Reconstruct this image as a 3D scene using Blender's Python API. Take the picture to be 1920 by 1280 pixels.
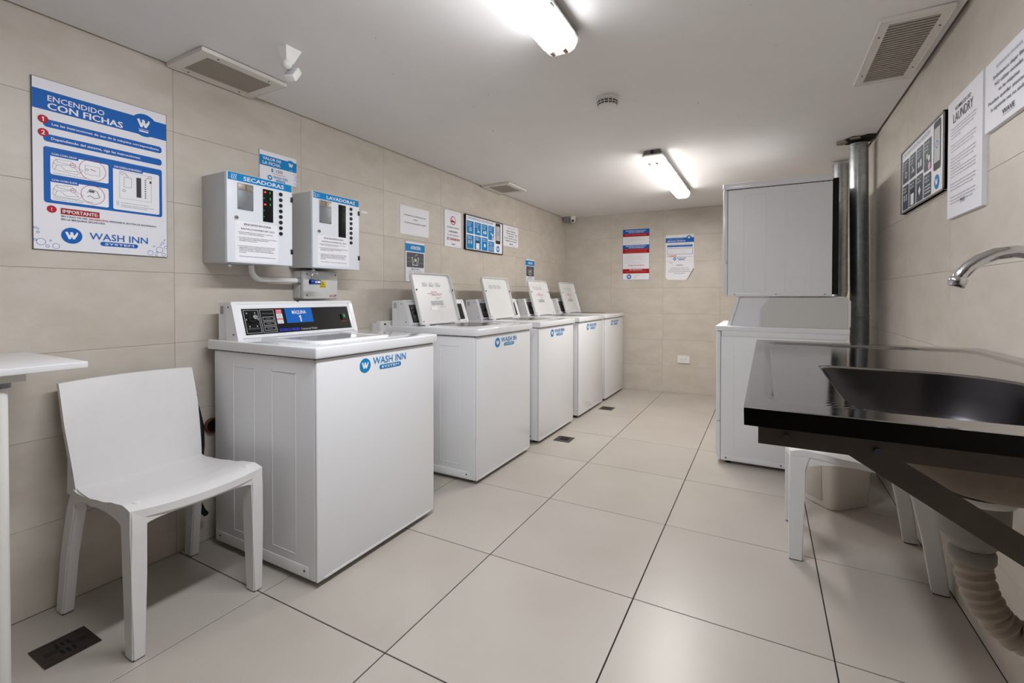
import bpy, bmesh, math, random
from math import sin, cos, pi, radians, atan2, hypot
from mathutils import Matrix, Vector
random.seed(7)
C = bpy.context.scene.collection
for o in list(bpy.data.objects): bpy.data.objects.remove(o)

# ------------------------------------------------------------------ camera
F_PX, CX, CY = 859.756, 980.3, 565.1
YAW, PITCH, ROLL = 0.485884, -0.0122035, 0.001023
cam_d = bpy.data.cameras.new('camera'); cam = bpy.data.objects.new('camera', cam_d); C.objects.link(cam)
fw = Vector((-sin(YAW)*cos(PITCH), cos(YAW)*cos(PITCH), sin(PITCH)))
rt = Vector((cos(YAW), sin(YAW), 0)); up = rt.cross(fw)
r2 = rt*cos(ROLL)+up*sin(ROLL); u2 = -rt*sin(ROLL)+up*cos(ROLL)
M = Matrix.Identity(4)
for i in range(3): M[i][0] = r2[i]; M[i][1] = u2[i]; M[i][2] = -fw[i]
M[2][3] = 1.0799
cam.matrix_world = M
cam_d.sensor_width = 36; cam_d.lens = F_PX/1920*36
cam_d.shift_x = (960-CX)/1920; cam_d.shift_y = (CY-640)/1920
cam_d.clip_start = .02; cam_d.clip_end = 60
bpy.context.scene.camera = cam
# ------------------------------------------------------------------ world and exposure
w = bpy.data.worlds.new('world'); bpy.context.scene.world = w; w.use_nodes = True
w.node_tree.nodes['Background'].inputs[0].default_value = (.05, .05, .055, 1)
vs = bpy.context.scene.view_settings
vs.view_transform = 'Standard'; vs.look = 'None'; vs.gamma = 1; vs.use_curve_mapping = False
vs.exposure = 0.08
LAMP_NEAR = 62.0; LAMP_FAR = 57.0
NEAR_COL = (.93, .96, 1.0); FAR_COL = (1.0, .975, .935)

XL, XR, YF = -2.176, .608, -2.4
def ceil_z(x): return 2.03 + (x-XL)*.0165
BA = math.atan(.07)
def back_y(x): return 5.24 + .07*(x-XL)

# ------------------------------------------------------------------ materials
def lin(h):
    h = h.lstrip('#'); v = [int(h[i:i+2], 16)/255 for i in (0, 2, 4)]
    return tuple((c/12.92 if c <= .04045 else ((c+.055)/1.055)**2.4) for c in v) + (1,)
MATS = {}
def mat(name, col, rough=.5, metal=0, noise=0, nscale=8, bump=0, bscale=60, rvar=0, emit=None, es=0, coat=0, spec=.5, stretch=(1, 1, 1), col2=None, randtile=0, trans=0, detail=7):
    if name in MATS: return MATS[name]
    m = bpy.data.materials.new(name); m.use_nodes = True; n = m.node_tree; b = n.nodes['Principled BSDF']
    c = lin(col) if isinstance(col, str) else tuple(col)+(1,)
    b.inputs['Base Color'].default_value = c
    b.inputs['Roughness'].default_value = rough; b.inputs['Metallic'].default_value = metal
    b.inputs['Specular IOR Level'].default_value = spec
    if coat: b.inputs['Coat Weight'].default_value = coat; b.inputs['Coat Roughness'].default_value = .08
    if trans: b.inputs['Transmission Weight'].default_value = trans
    L = n.links.new
    if emit:
        b.inputs['Emission Color'].default_value = tuple(emit)+(1,); b.inputs['Emission Strength'].default_value = es
    if noise or bump or rvar:
        g = n.nodes.new('ShaderNodeNewGeometry'); mp = n.nodes.new('ShaderNodeMapping')
        mp.inputs['Scale'].default_value = stretch; L(g.outputs['Position'], mp.inputs['Vector'])
        vec = mp.outputs['Vector']
        if randtile:
            oi = n.nodes.new('ShaderNodeObjectInfo'); ad = n.nodes.new('ShaderNodeVectorMath'); ad.operation = 'MULTIPLY_ADD'
            L(oi.outputs['Random'], ad.inputs[0]); ad.inputs[1].default_value = (37, 53, 71); L(vec, ad.inputs[2]); vec = ad.outputs[0]
        t = n.nodes.new('ShaderNodeTexNoise'); t.inputs['Scale'].default_value = nscale; t.inputs['Detail'].default_value = detail; t.inputs['Roughness'].default_value = .6
        L(vec, t.inputs['Vector'])
        if noise:
            r = n.nodes.new('ShaderNodeValToRGB')
            c2 = lin(col2) if col2 else tuple(x*(1-noise) for x in c[:3])+(1,)
            r.color_ramp.elements[0].position = .3; r.color_ramp.elements[1].position = .7
            r.color_ramp.elements[0].color = c2; r.color_ramp.elements[1].color = c
            L(t.outputs['Fac'], r.inputs['Fac']); out = r.outputs['Color']
            if randtile:
                oi2 = n.nodes.new('ShaderNodeObjectInfo'); hs = n.nodes.new('ShaderNodeHueSaturation')
                mr = n.nodes.new('ShaderNodeMapRange'); mr.inputs[3].default_value = 1-randtile; mr.inputs[4].default_value = 1+randtile
                L(oi2.outputs['Random'], mr.inputs[0]); L(mr.outputs[0], hs.inputs['Value']); L(out, hs.inputs['Color']); out = hs.outputs['Color']
            L(out, b.inputs['Base Color'])
        if rvar:
            mr = n.nodes.new('ShaderNodeMapRange'); mr.inputs[3].default_value = max(0, rough-rvar); mr.inputs[4].default_value = rough+rvar
            L(t.outputs['Fac'], mr.inputs[0]); L(mr.outputs[0], b.inputs['Roughness'])
        if bump:
            t2 = n.nodes.new('ShaderNodeTexNoise'); t2.inputs['Scale'].default_value = bscale; t2.inputs['Detail'].default_value = 3; L(vec, t2.inputs['Vector'])
            bp = n.nodes.new('ShaderNodeBump'); bp.inputs['Strength'].default_value = bump; bp.inputs['Distance'].default_value = .001
            L(t2.outputs['Fac'], bp.inputs['Height']); L(bp.outputs['Normal'], b.inputs['Normal'])
    MATS[name] = m; return m
m_floor = mat('floor tile', '#bcb5ad', .32, detail=2, noise=.1, nscale=2.2, col2='#b4aca3', randtile=.012, bump=.03, bscale=120)
m_grout = mat('dark grout', '#1d1815', .9)
m_wtile = mat('wall tile', '#d2cac0', .42, noise=.1, nscale=6, col2='#c5bcaf', randtile=.015, stretch=(1, 1, 1.8), bump=.25, bscale=90, rvar=.06)
m_wgrout = mat('beige grout', '#beb4a6', .9)
m_ceil = mat('ceiling paint', '#ece9e7', .85, noise=.03, nscale=5, bump=.1, bscale=300)
m_void = mat('ceiling void', '#1a1715', .95)
m_plain = mat('plain wall', '#9a9084', .8, noise=.05)
m_white = mat('white enamel', '#edeef2', .26, noise=.02, nscale=4, coat=.3)
m_gloss = mat('glossy enamel', '#edeef2', .1, coat=.5)
m_side = mat('side enamel', '#edeef1', .45, noise=.02, nscale=4)
m_pvc = mat('white plastic', '#e9e7e4', .4)
m_chair = mat('chair plastic', '#e4e2e2', .42, noise=.03, nscale=20, bump=.15, bscale=500)
m_lidw = mat('lid inner enamel', '#e2e2e3', .33)
m_black = mat('black plastic', '#101012', .35)
m_dark = mat('dark gap', '#0a0908', .9)
m_face = mat('black faceplate', '#0b0b0c', .4, spec=.2)
m_chrome = mat('chrome', '#d8d8dc', .06, 1)
m_steel = mat('stainless steel', '#a6a3a2', .1, 1, noise=.06, nscale=6, rvar=.04, stretch=(1, 8, 1))
m_bowl = mat('satin bowl steel', '#4b494c', .3, 1, noise=.1, nscale=10)
m_rim = mat('dark reflection steel edge', '#0d0c0d', .22, .6)  # the rim's dark reflection of the room is put into its colour
m_under = mat('bowl underside', '#8a7c6f', .6, .2, noise=.35, nscale=14)
m_iron = mat('grey painted iron', '#5c544d', .5, .3, noise=.25, nscale=20)
m_galv = mat('galvanised sheet', '#bcc1c3', .34, .85, noise=.32, nscale=30, rvar=.08, detail=4)
m_alu = mat('vent frame', '#e2ded6', .5)
m_slat = mat('vent slat', '#b9b2a6', .5)
m_blue = mat('print blue', '#0062bb', .5, spec=.25)
m_cyan = mat('print sky blue', '#0b86c8', .5, spec=.25)
m_red = mat('print red', '#bd1230', .5, spec=.25)
m_dred = mat('print deep red', '#a80c17', .5, spec=.25)
m_ink = mat('print black', '#26262c', .5)
m_navy = mat('print navy', '#16305f', .5)
m_grey = mat('print grey', '#8d8f95', .5)
m_dgrey = mat('print dark grey', '#4c4d54', .5)
m_lgrey = mat('print light grey', '#c3c5c9', .5)
m_pw = mat('print white', '#f6f5fb', .45)
m_paper = mat('sheet white', '#efeef5', .5)
m_yel = mat('yellow', '#dcc313', .5)
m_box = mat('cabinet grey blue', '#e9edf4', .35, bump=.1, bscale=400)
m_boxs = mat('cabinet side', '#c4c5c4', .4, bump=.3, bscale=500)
m_jbox = mat('junction grey', '#cfcfcd', .45)
m_coin = mat('coin plate', '#8a8d92', .4, .6)
m_coint = mat('coin plate top', '#a39c90', .35, .7)
m_ledr = mat('red led', (.8, .02, .02), .3, emit=(1, .05, .04), es=2.5)
m_ledg = mat('green led', (.02, .5, .05), .3, emit=(.05, 1, .1), es=.35)
m_green = mat('green rocker', '#12783c', .3)
m_padl = mat('blue lock body', '#14499c', .35, .3)
m_bin = mat('bin plastic', '#f0eae2', .35, noise=.05, nscale=6)
m_hose = mat('corrugated hose', '#a09182', .4)  # pale hose, colour darkened to carry the shadow under the sink
m_rust = mat('red brown pipe', '#5a3020', .6)
m_table = mat('table top white', '#e6e5e8', .3)
m_board = mat('torn cardboard', '#8e8375', .8)
m_silver = mat('grey inlay', '#6d6b66', .25, .3)
m_drain = mat('drain metal', '#4a413c', .35, .6, noise=.3, nscale=60)
m_tube = mat('lamp tube end', '#a2877c', .4)
m_capl = mat('lamp diffuser end', '#eeeae8', .15, emit=(1, .98, .95), es=.7)
m_glow1 = mat('lit diffuser near', '#ffffff', .5, emit=NEAR_COL, es=LAMP_NEAR)
m_glow2 = mat('lit diffuser far', '#ffffff', .5, emit=FAR_COL, es=LAMP_FAR)
m_glow1s = mat('lit diffuser side near', '#ffffff', .5, emit=NEAR_COL, es=LAMP_NEAR*.3)
m_glow2s = mat('lit diffuser side far', '#ffffff', .5, emit=FAR_COL, es=LAMP_FAR*.3)
m_lampb = mat('lamp housing', '#77726f', .6)

# ------------------------------------------------------------------ mesh builder
class MB:
    def __init__(s): s.v = []; s.f = []; s.m = []; s.mats = []; s.sm = []
    def mi(s, m):
        if m not in s.mats: s.mats.append(m)
        return s.mats.index(m)
    def add(s, vs, fs, m, smooth=False):
        b = len(s.v); s.v += [tuple(v) for v in vs]; k = s.mi(m)
        for f in fs: s.f.append([b+i for i in f]); s.m.append(k); s.sm.append(smooth)
    def box(s, x0, x1, y0, y1, z0, z1, m, ch=0):
        if ch:
            bm = bmesh.new(); bmesh.ops.create_cube(bm, size=1)
            for v in bm.verts: v.co = Vector(((x0+x1)/2+v.co.x*(x1-x0), (y0+y1)/2+v.co.y*(y1-y0), (z0+z1)/2+v.co.z*(z1-z0)))
            bmesh.ops.bevel(bm, geom=bm.edges[:], offset=ch, segments=3, affect='EDGES', profile=.5)
            s.bm(bm, m, True); return
        vs = [(x, y, z) for z in (z0, z1) for y in (y0, y1) for x in (x0, x1)]
        s.add(vs, [(0, 2, 3, 1), (4, 5, 7, 6), (0, 1, 5, 4), (2, 6, 7, 3), (0, 4, 6, 2), (1, 3, 7, 5)], m)
    def bm(s, bm, m, smooth=False):
        bm.verts.index_update()
        s.add([v.co for v in bm.verts], [[v.index for v in f.verts] for f in bm.faces], m, smooth); bm.free()
    def prism(s, pts, a0, a1, axis, m, smooth=False):
        # pts in the plane orthogonal to axis; axis 'x': pts=(y,z); 'y': (x,z); 'z': (x,y)
        def P(p, a): return {'x': (a, p[0], p[1]), 'y': (p[0], a, p[1]), 'z': (p[0], p[1], a)}[axis]
        n = len(pts); vs = [P(p, a0) for p in pts]+[P(p, a1) for p in pts]
        fs = [(i, (i+1) % n, n+(i+1) % n, n+i) for i in range(n)]
        s.add(vs, fs, m, smooth); s.add(vs, [tuple(range(n))[::-1], tuple(range(n, 2*n))], m)
    def tube(s, path, r, m, seg=14, caps=True):
        path = [Vector(p) for p in path]; n = len(path); rs = r if isinstance(r, (list, tuple)) else [r]*n
        t0 = (path[1]-path[0]).normalized(); nrm = t0.orthogonal().normalized(); vs = []
        for i, p in enumerate(path):
            t = (path[min(i+1, n-1)]-path[max(i-1, 0)]).normalized()
            nrm = (nrm-t*nrm.dot(t)).normalized(); bn = t.cross(nrm)
            for k in range(seg):
                a = 2*pi*k/seg; vs.append(p+(nrm*cos(a)+bn*sin(a))*rs[i])
        fs = [(i*seg+k, i*seg+(k+1) % seg, (i+1)*seg+(k+1) % seg, (i+1)*seg+k) for i in range(n-1) for k in range(seg)]
        s.add(vs, fs, m, True)
        if caps: s.add(vs, [tuple(range(seg))[::-1], tuple((n-1)*seg+k for k in range(seg))], m)
    def lathe(s, prof, c, m, seg=28, axis='z', cap=True):
        vs = []
        for r, h in prof:
            for k in range(seg):
                a = 2*pi*k/seg; q = (r*cos(a), r*sin(a), h)
                if axis == 'x': q = (h, r*cos(a), r*sin(a))
                if axis == 'y': q = (r*cos(a), h, r*sin(a))
                vs.append((c[0]+q[0], c[1]+q[1], c[2]+q[2]))
        n = len(prof)
        fs = [(i*seg+k, i*seg+(k+1) % seg, (i+1)*seg+(k+1) % seg, (i+1)*seg+k) for i in range(n-1) for k in range(seg)]
        s.add(vs, fs, m, True)
        if cap: s.add(vs, [tuple(range(seg))[::-1], tuple((n-1)*seg+k for k in range(seg))], m)
    def build(s, name, parent=None, loc=(0, 0, 0), rot=None, norm=True):
        me = bpy.data.meshes.new(name); me.from_pydata([tuple(v) for v in s.v], [], s.f)
        for m in s.mats: me.materials.append(m)
        me.polygons.foreach_set('material_index', s.m); me.polygons.foreach_set('use_smooth', s.sm)
        if norm:
            b = bmesh.new(); b.from_mesh(me); bmesh.ops.recalc_face_normals(b, faces=b.faces[:]); b.to_mesh(me); b.free()
        me.update()
        o = bpy.data.objects.new(name, me); C.objects.link(o); o.location = loc
        if rot: o.rotation_euler = rot
        if parent: o.parent = parent
        return o
def build_each(pieces, name, parent=None, loc=(0, 0, 0), rot=None):
    return [p.build(name, parent, loc, rot) for p in pieces]
def one(fn, *a, **k):
    p = MB(); getattr(p, fn)(*a, **k); return p
def tag(o, label, cat, group=None):
    o['label'] = label; o['category'] = cat
    if group: o['group'] = group
    return o
def struct(o): o['kind'] = 'structure'; return o
def empty(name, label, cat, loc=(0, 0, 0), rz=0, group=None):
    o = bpy.data.objects.new(name, None); C.objects.link(o); o.location = loc; o.rotation_euler = (0, 0, rz); o.empty_display_size = .1
    return tag(o, label, cat, group)
def kids(o): return [c for c in bpy.data.objects if c.parent == o]
def copy_tree(o, parent=None):
    c = o.copy(); C.objects.link(c); c.parent = parent
    for ch in list(kids(o)): copy_tree(ch, c)
    return c

# ------------------------------------------------------------------ printing on flat panels
GC = {}
def glyphs(txt, bold):
    k = (txt, bold)
    if k in GC: return GC[k]
    cu = bpy.data.curves.new('t', 'FONT'); cu.body = txt; cu.size = 1; cu.resolution_u = 2
    if bold: cu.offset = bold
    o = bpy.data.objects.new('t', cu); C.objects.link(o)
    dg = bpy.context.evaluated_depsgraph_get(); me = o.evaluated_get(dg).to_mesh()
    vs = [(v.co.x, v.co.y) for v in me.vertices]; fs = [tuple(p.vertices) for p in me.polygons]
    bpy.data.objects.remove(o); bpy.data.curves.remove(cu)
    GC[k] = (vs, fs); return GC[k]
hv = glyphs('H', 0)[0]; CAP = max(v[1] for v in hv)
class Print:
    """prints in fractions (t across, v down) of a w x h panel whose front is at local y = -d"""
    def __init__(s, w, h, d): s.w, s.h, s.d = w, h, d; s.parts = {}; s.cur = 'print'; s.lay = 0; s.n = 0
    def part(s, name): s.cur = name; s.lay = 0; return s
    def mb(s): return s.parts.setdefault(s.cur, MB())
    def poly(s, pts, m, lay):
        s.n += 1; y = -s.d-.0003*lay-4e-6*(s.n % 70)
        s.mb().add([(p[0], y, p[1]) for p in pts], [tuple(range(len(pts)))], m)
    def P(s, t, v): return (t*s.w, (1-v)*s.h)
    def rect(s, t0, t1, v0, v1, m, lay=1, r=0):
        x0, z1 = s.P(t0, v0); x1, z0 = s.P(t1, v1)
        if not r: s.poly([(x0, z0), (x1, z0), (x1, z1), (x0, z1)], m, lay); return
        r = min(r, (x1-x0)/2, (z1-z0)/2); pts = []
        for cx, cz, a in ((x1-r, z1-r, 0), (x0+r, z1-r, 90), (x0+r, z0+r, 180), (x1-r, z0+r, 270)):
            for k in range(5): b = radians(a+k*22.5); pts.append((cx+r*cos(b), cz+r*sin(b)))
        s.poly(pts, m, lay)
    def quad(s, pts, m, lay=1): s.poly([s.P(*p) for p in pts], m, lay)
    def disc(s, t, v, r, m, lay=2, n=28, ry=None):
        x, z = s.P(t, v); ry = ry or r
        s.poly([(x+r*cos(2*pi*k/n), z+ry*sin(2*pi*k/n)) for k in range(n)], m, lay)
    def ring(s, t, v, r, wd, m, lay=2, n=28):
        x, z = s.P(t, v); y = -s.d-.0003*lay; vs = []
        for k in range(n):
            a = 2*pi*k/n; vs += [(x+r*cos(a), y, z+r*sin(a)), (x+(r-wd)*cos(a), y, z+(r-wd)*sin(a))]
        s.mb().add(vs, [(2*k, 2*k+1, (2*k+3) % (2*n), (2*k+2) % (2*n)) for k in range(n)], m)
    def stroke(s, pts, wd, m, lay=2, local=False):
        q = pts if local else [s.P(*p) for p in pts]
        for (x0, z0), (x1, z1) in zip(q, q[1:]):
            L = hypot(x1-x0, z1-z0) or 1; nx, nz = -(z1-z0)/L*wd/2, (x1-x0)/L*wd/2; ex, ez = (x1-x0)/L*wd*.3, (z1-z0)/L*wd*.3
            s.poly([(x0+nx-ex, z0+nz-ez), (x0-nx-ex, z0-nz-ez), (x1-nx+ex, z1-nz+ez), (x1+nx+ex, z1+nz+ez)], m, lay)
    def text(s, txt, t0, v0, v1, m, t1=None, bold=0, al='l', lay=3, slant=0):
        if txt == '1':   # a figure one with its flag
            H = (v1-v0)*s.h; x, z = s.P(t0, v1); x += 0 if al == 'c' else H*.2
            s.stroke([(x+H*.03, z), (x+H*.03, z+H)], H*.2, m, lay, True); s.stroke([(x+H*.0, z+H*.93), (x-H*.2, z+H*.74)], H*.15, m, lay+.5, True); return
        if bold > .012:
            w_ = (v1-v0)*bold*.9*s.h/s.w; t1_ = t1
            if t1 is None: vv = glyphs(txt, .006)[0]; t1_ = t0+(max(v[0] for v in vv)-min(v[0] for v in vv))*(v1-v0)*s.h/CAP/s.w; sh = (t1_-t0)/2 if al == 'c' else 0; t0, t1_ = t0-sh, t1_-sh
            for k in (-1, 0, 1): s.text(txt, t0+k*w_, v0, v1, m, t1_+k*w_, .006, 'l', lay, slant)
            return
        s.n += 1
        vs, fs = glyphs(txt, bold)
        if not vs: return
        xa = min(v[0] for v in vs); xb = max(v[0] for v in vs); hgt = (v1-v0)*s.h/CAP
        sx = hgt
        if t1 is not None: sx = (t1-t0)*s.w/(xb-xa)
        x0 = t0*s.w
        if al == 'c': x0 -= (xb-xa)*sx/2
        zb = (1-v1)*s.h; y = -s.d-.0003*lay-4e-6*(s.n % 70)
        s.mb().add([(x0+(v[0]-xa)*sx, y, zb+v[1]*hgt+slant*(v[0]-xa)*sx) for v in vs], fs, m)
    def wlogo(s, t, v, r, ring=None, wm=None, lay=3):
        x, z = s.P(t, v); wm = wm or m_pw
        if ring: s.disc(t, v, r, ring, lay)
        q = lambda a, b: (x+a*r, z+b*r)
        s.stroke([q(-.5, .36), q(-.22, -.36), q(.02, .3)], r*.24, wm, lay+1, True)
        s.stroke([q(-.05, .36), q(.18, -.34), q(.4, .1)], r*.24, wm, lay+1, True)
        s.stroke([q(.5, .38), q(.46, .14)], r*.17, wm, lay+1, True)
    def brand(s, t0, t1, v0, v1, disc_r, txt='WASH INN', cm=None, tm=None, sub=True):
        """disc with a W, two words and a pill under them"""
        cm = cm or m_blue; tm = tm or m_blue; W = (t1-t0); H = v1-v0
        s.wlogo(t0+disc_r/s.w, (v0+v1)/2, disc_r, cm)
        a = t0+2*disc_r/s.w+W*.05
        s.text(txt, a, v0+H*.08, v0+H*.52, tm, t1=t1, bold=.008)
        if sub:
            b0 = a+(t1-a)*.18; b1 = t1-(t1-a)*.16
            s.rect(b0, b1, v0+H*.62, v0+H*.92, cm, 2, r=1)
            s.text('SYSTEM', b0+(b1-b0)*.1, v0+H*.7, v0+H*.85, m_pw, t1=b1-(b1-b0)*.1, bold=.02)
    def build(s, parent, loc=(0, 0, 0), rot=None):
        for k, mb in s.parts.items(): mb.build(k, parent, loc, rot, norm=False)

def panel(name, label, cat, w, h, d, wall, a, z, face=None, edge=None, group=None, pts=None, gap=0.0):
    """flat board standing off a wall; local x runs right as seen from the room, local -y faces the room"""
    if wall == 'left': loc, rz = (XL, a, z), pi/2
    elif wall == 'right': loc, rz = (XR, a, z), -pi/2
    else:
        s_ = (a-XL)/cos(BA); loc, rz = (XL+s_*cos(BA), 5.24+s_*sin(BA), z), BA
    mb = MB(); face = face or m_paper
    if pts: mb.prism(pts, -d, -gap, 'y', face)
    else: mb.box(0, w, -d, -gap, 0, h, edge or face)
    if edge: mb.add([(0.0015, -d-.0002, .0015), (w-.0015, -d-.0002, .0015), (w-.0015, -d-.0002, h-.0015), (.0015, -d-.0002, h-.0015)], [(0, 1, 2, 3)], face)
    o = mb.build(name, loc=loc, rot=(0, 0, rz)); tag(o, label, cat, group)
    return o, Print(w, h, d+.0002)

# ------------------------------------------------------------------ room shell
def tile_mesh(w, h, t, m, ch, cache={}):
    k = (round(w, 4), round(h, 4), m.name)
    if k in cache: return cache[k]
    vs = [(0, 0, 0), (w, 0, 0), (w, h, 0), (0, h, 0), (0, 0, t-ch), (w, 0, t-ch), (w, h, t-ch), (0, h, t-ch),
          (ch, ch, t), (w-ch, ch, t), (w-ch, h-ch, t), (ch, h-ch, t)]
    fs = [(0, 1, 5, 4), (1, 2, 6, 5), (2, 3, 7, 6), (3, 0, 4, 7), (4, 5, 9, 8), (5, 6, 10, 9), (6, 7, 11, 10), (7, 4, 8, 11), (8, 9, 10, 11)]
    me = bpy.data.meshes.new('tile'); me.from_pydata(vs, [], fs); me.materials.append(m); cache[k] = me; return me
def edges(lo, hi, start, pitch):
    k = math.ceil((lo-start)/pitch+1e-6); e = [lo]
    while start+k*pitch < hi-1e-6:
        if start+k*pitch-lo > .004: e.append(start+k*pitch)
        k += 1
    return e+[hi]
def tiles(parent, us, vs_, gap, t, m, place, rot, ch=.0006):
    for u0, u1 in zip(us, us[1:]):
        for v0, v1 in zip(vs_, vs_[1:]):
            me = tile_mesh(u1-u0-gap, v1-v0-gap, t, m, ch)
            o = bpy.data.objects.new('tile', me); C.objects.link(o); o.parent = parent
            o.location = place(u0+gap/2, v0+gap/2); o.rotation_euler = rot
# floor
mb = MB(); mb.box(XL-.01, XR+.01, YF-.01, 5.46, -.06, -.004, m_grout); fl = struct(mb.build('floor'))
tiles(fl, edges(XL, XR, -1.0097, .6), edges(YF, 5.45, 1.0212, .6), .0042, .004, m_floor, lambda u, v: (u, v, -.004), (0, 0, 0), .0008)
ROWS = [0, .297, .5895, .882, 1.1745, 1.467, 1.7595, 2.052, 2.115]
mb = MB(); mb.box(XL-.06, XL-.003, YF, 5.3, -.05, 2.12, m_wgrout); wl = struct(mb.build('wall_left'))
tiles(wl, edges(YF, 5.25, 1.012, .593), ROWS, .0009, .003, m_wtile, lambda u, v: (XL-.003, u, v), (pi/2, 0, pi/2))
mb = MB(); mb.box(XR+.003, XR+.06, YF, 5.5, -.05, 2.12, m_wgrout); wr = struct(mb.build('wall_right'))
tiles(wr, [e for e in edges(-5.45, -YF, -2.248, .593)], ROWS, .0009, .003, m_wtile, lambda u, v: (XR+.003, -u, v), (pi/2, 0, -pi/2))
mb = MB(); mb.box(-.05, 2.85, .003, .06, -.05, 2.12, m_wgrout); wb = struct(mb.build('wall_back', loc=(XL, 5.24, 0), rot=(0, 0, BA)))
tiles(wb, edges(-.01, 2.8, 1.159, .593), ROWS, .0009, .003, m_wtile, lambda u, v: (u, .003, v), (pi/2, 0, 0))
mb = MB(); mb.box(XL-.06, XR+.06, YF-.06, YF, -.05, 2.12, m_plain); struct(mb.build('wall_front'))
# ceiling board with a shadow gap along both long walls, dark void above
mb = MB(); x0, x1 = XL+.011, XR-.012
def cq(xa, ya, yb): return (xa, ya, ceil_z(xa)), (xa, yb, ceil_z(xa))
a, b = cq(x0, YF, back_y(x0)+.02); c, d = cq(x1, YF, back_y(x1)+.02)
vs_ = [a, c, d, b]; mb.add(vs_+[(x, y, z+.014) for x, y, z in vs_], [(0, 1, 2, 3), (4, 5, 6, 7), (0, 1, 5, 4), (1, 2, 6, 5), (2, 3, 7, 6), (3, 0, 4, 7)], m_ceil)
ce = struct(mb.build('ceiling'))
mb = MB(); mb.box(XL-.05, XR+.05, YF-.05, 5.5, 2.112, 2.15, m_void); mb.build('void_cover', ce)
# scuffs on the ceiling paint
mb = MB()
for _ in range(46):
    x = random.uniform(-1.6, .3); y = random.uniform(1.2, 4.2); L_ = random.uniform(.002, .012) if random.random() < .35 else .0025; a_ = random.uniform(0, pi)
    dx, dy = cos(a_)*L_, sin(a_)*L_; nx, ny = -sin(a_)*.0009, cos(a_)*.0009; z = lambda q: ceil_z(q)-.0004
    P4 = [(x-dx-nx, y-dy-ny), (x+dx-nx, y+dy-ny), (x+dx+nx, y+dy+ny), (x-dx+nx, y-dy+ny)]
    mb.add([(p, q, z(p)) for p, q in P4], [(0, 1, 2, 3)], m_dgrey)
o = mb.build('scuff', ce, norm=False); o['kind'] = 'stuff'
# door behind the camera
dr = empty('door_1', 'plain grey door behind the camera', 'door', (-.9, YF, 0)); del dr['label']; del dr['category']; struct(dr)
mb = MB(); mb.box(0, .86, .0, .03, 0, 2.0, m_dgrey, .003); mb.build('door_panel', dr)
mb = MB(); mb.box(-.06, 0, 0, .045, 0, 2.0, m_plain); mb.box(.86, .92, 0, .045, 0, 2.0, m_plain); mb.build('door_frame', dr)
mb = MB(); mb.tube([(.8, .03, 1.0), (.8, .07, 1.0), (.7, .07, 1.0)], .009, m_chrome); mb.build('door_handle', dr)

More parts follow.
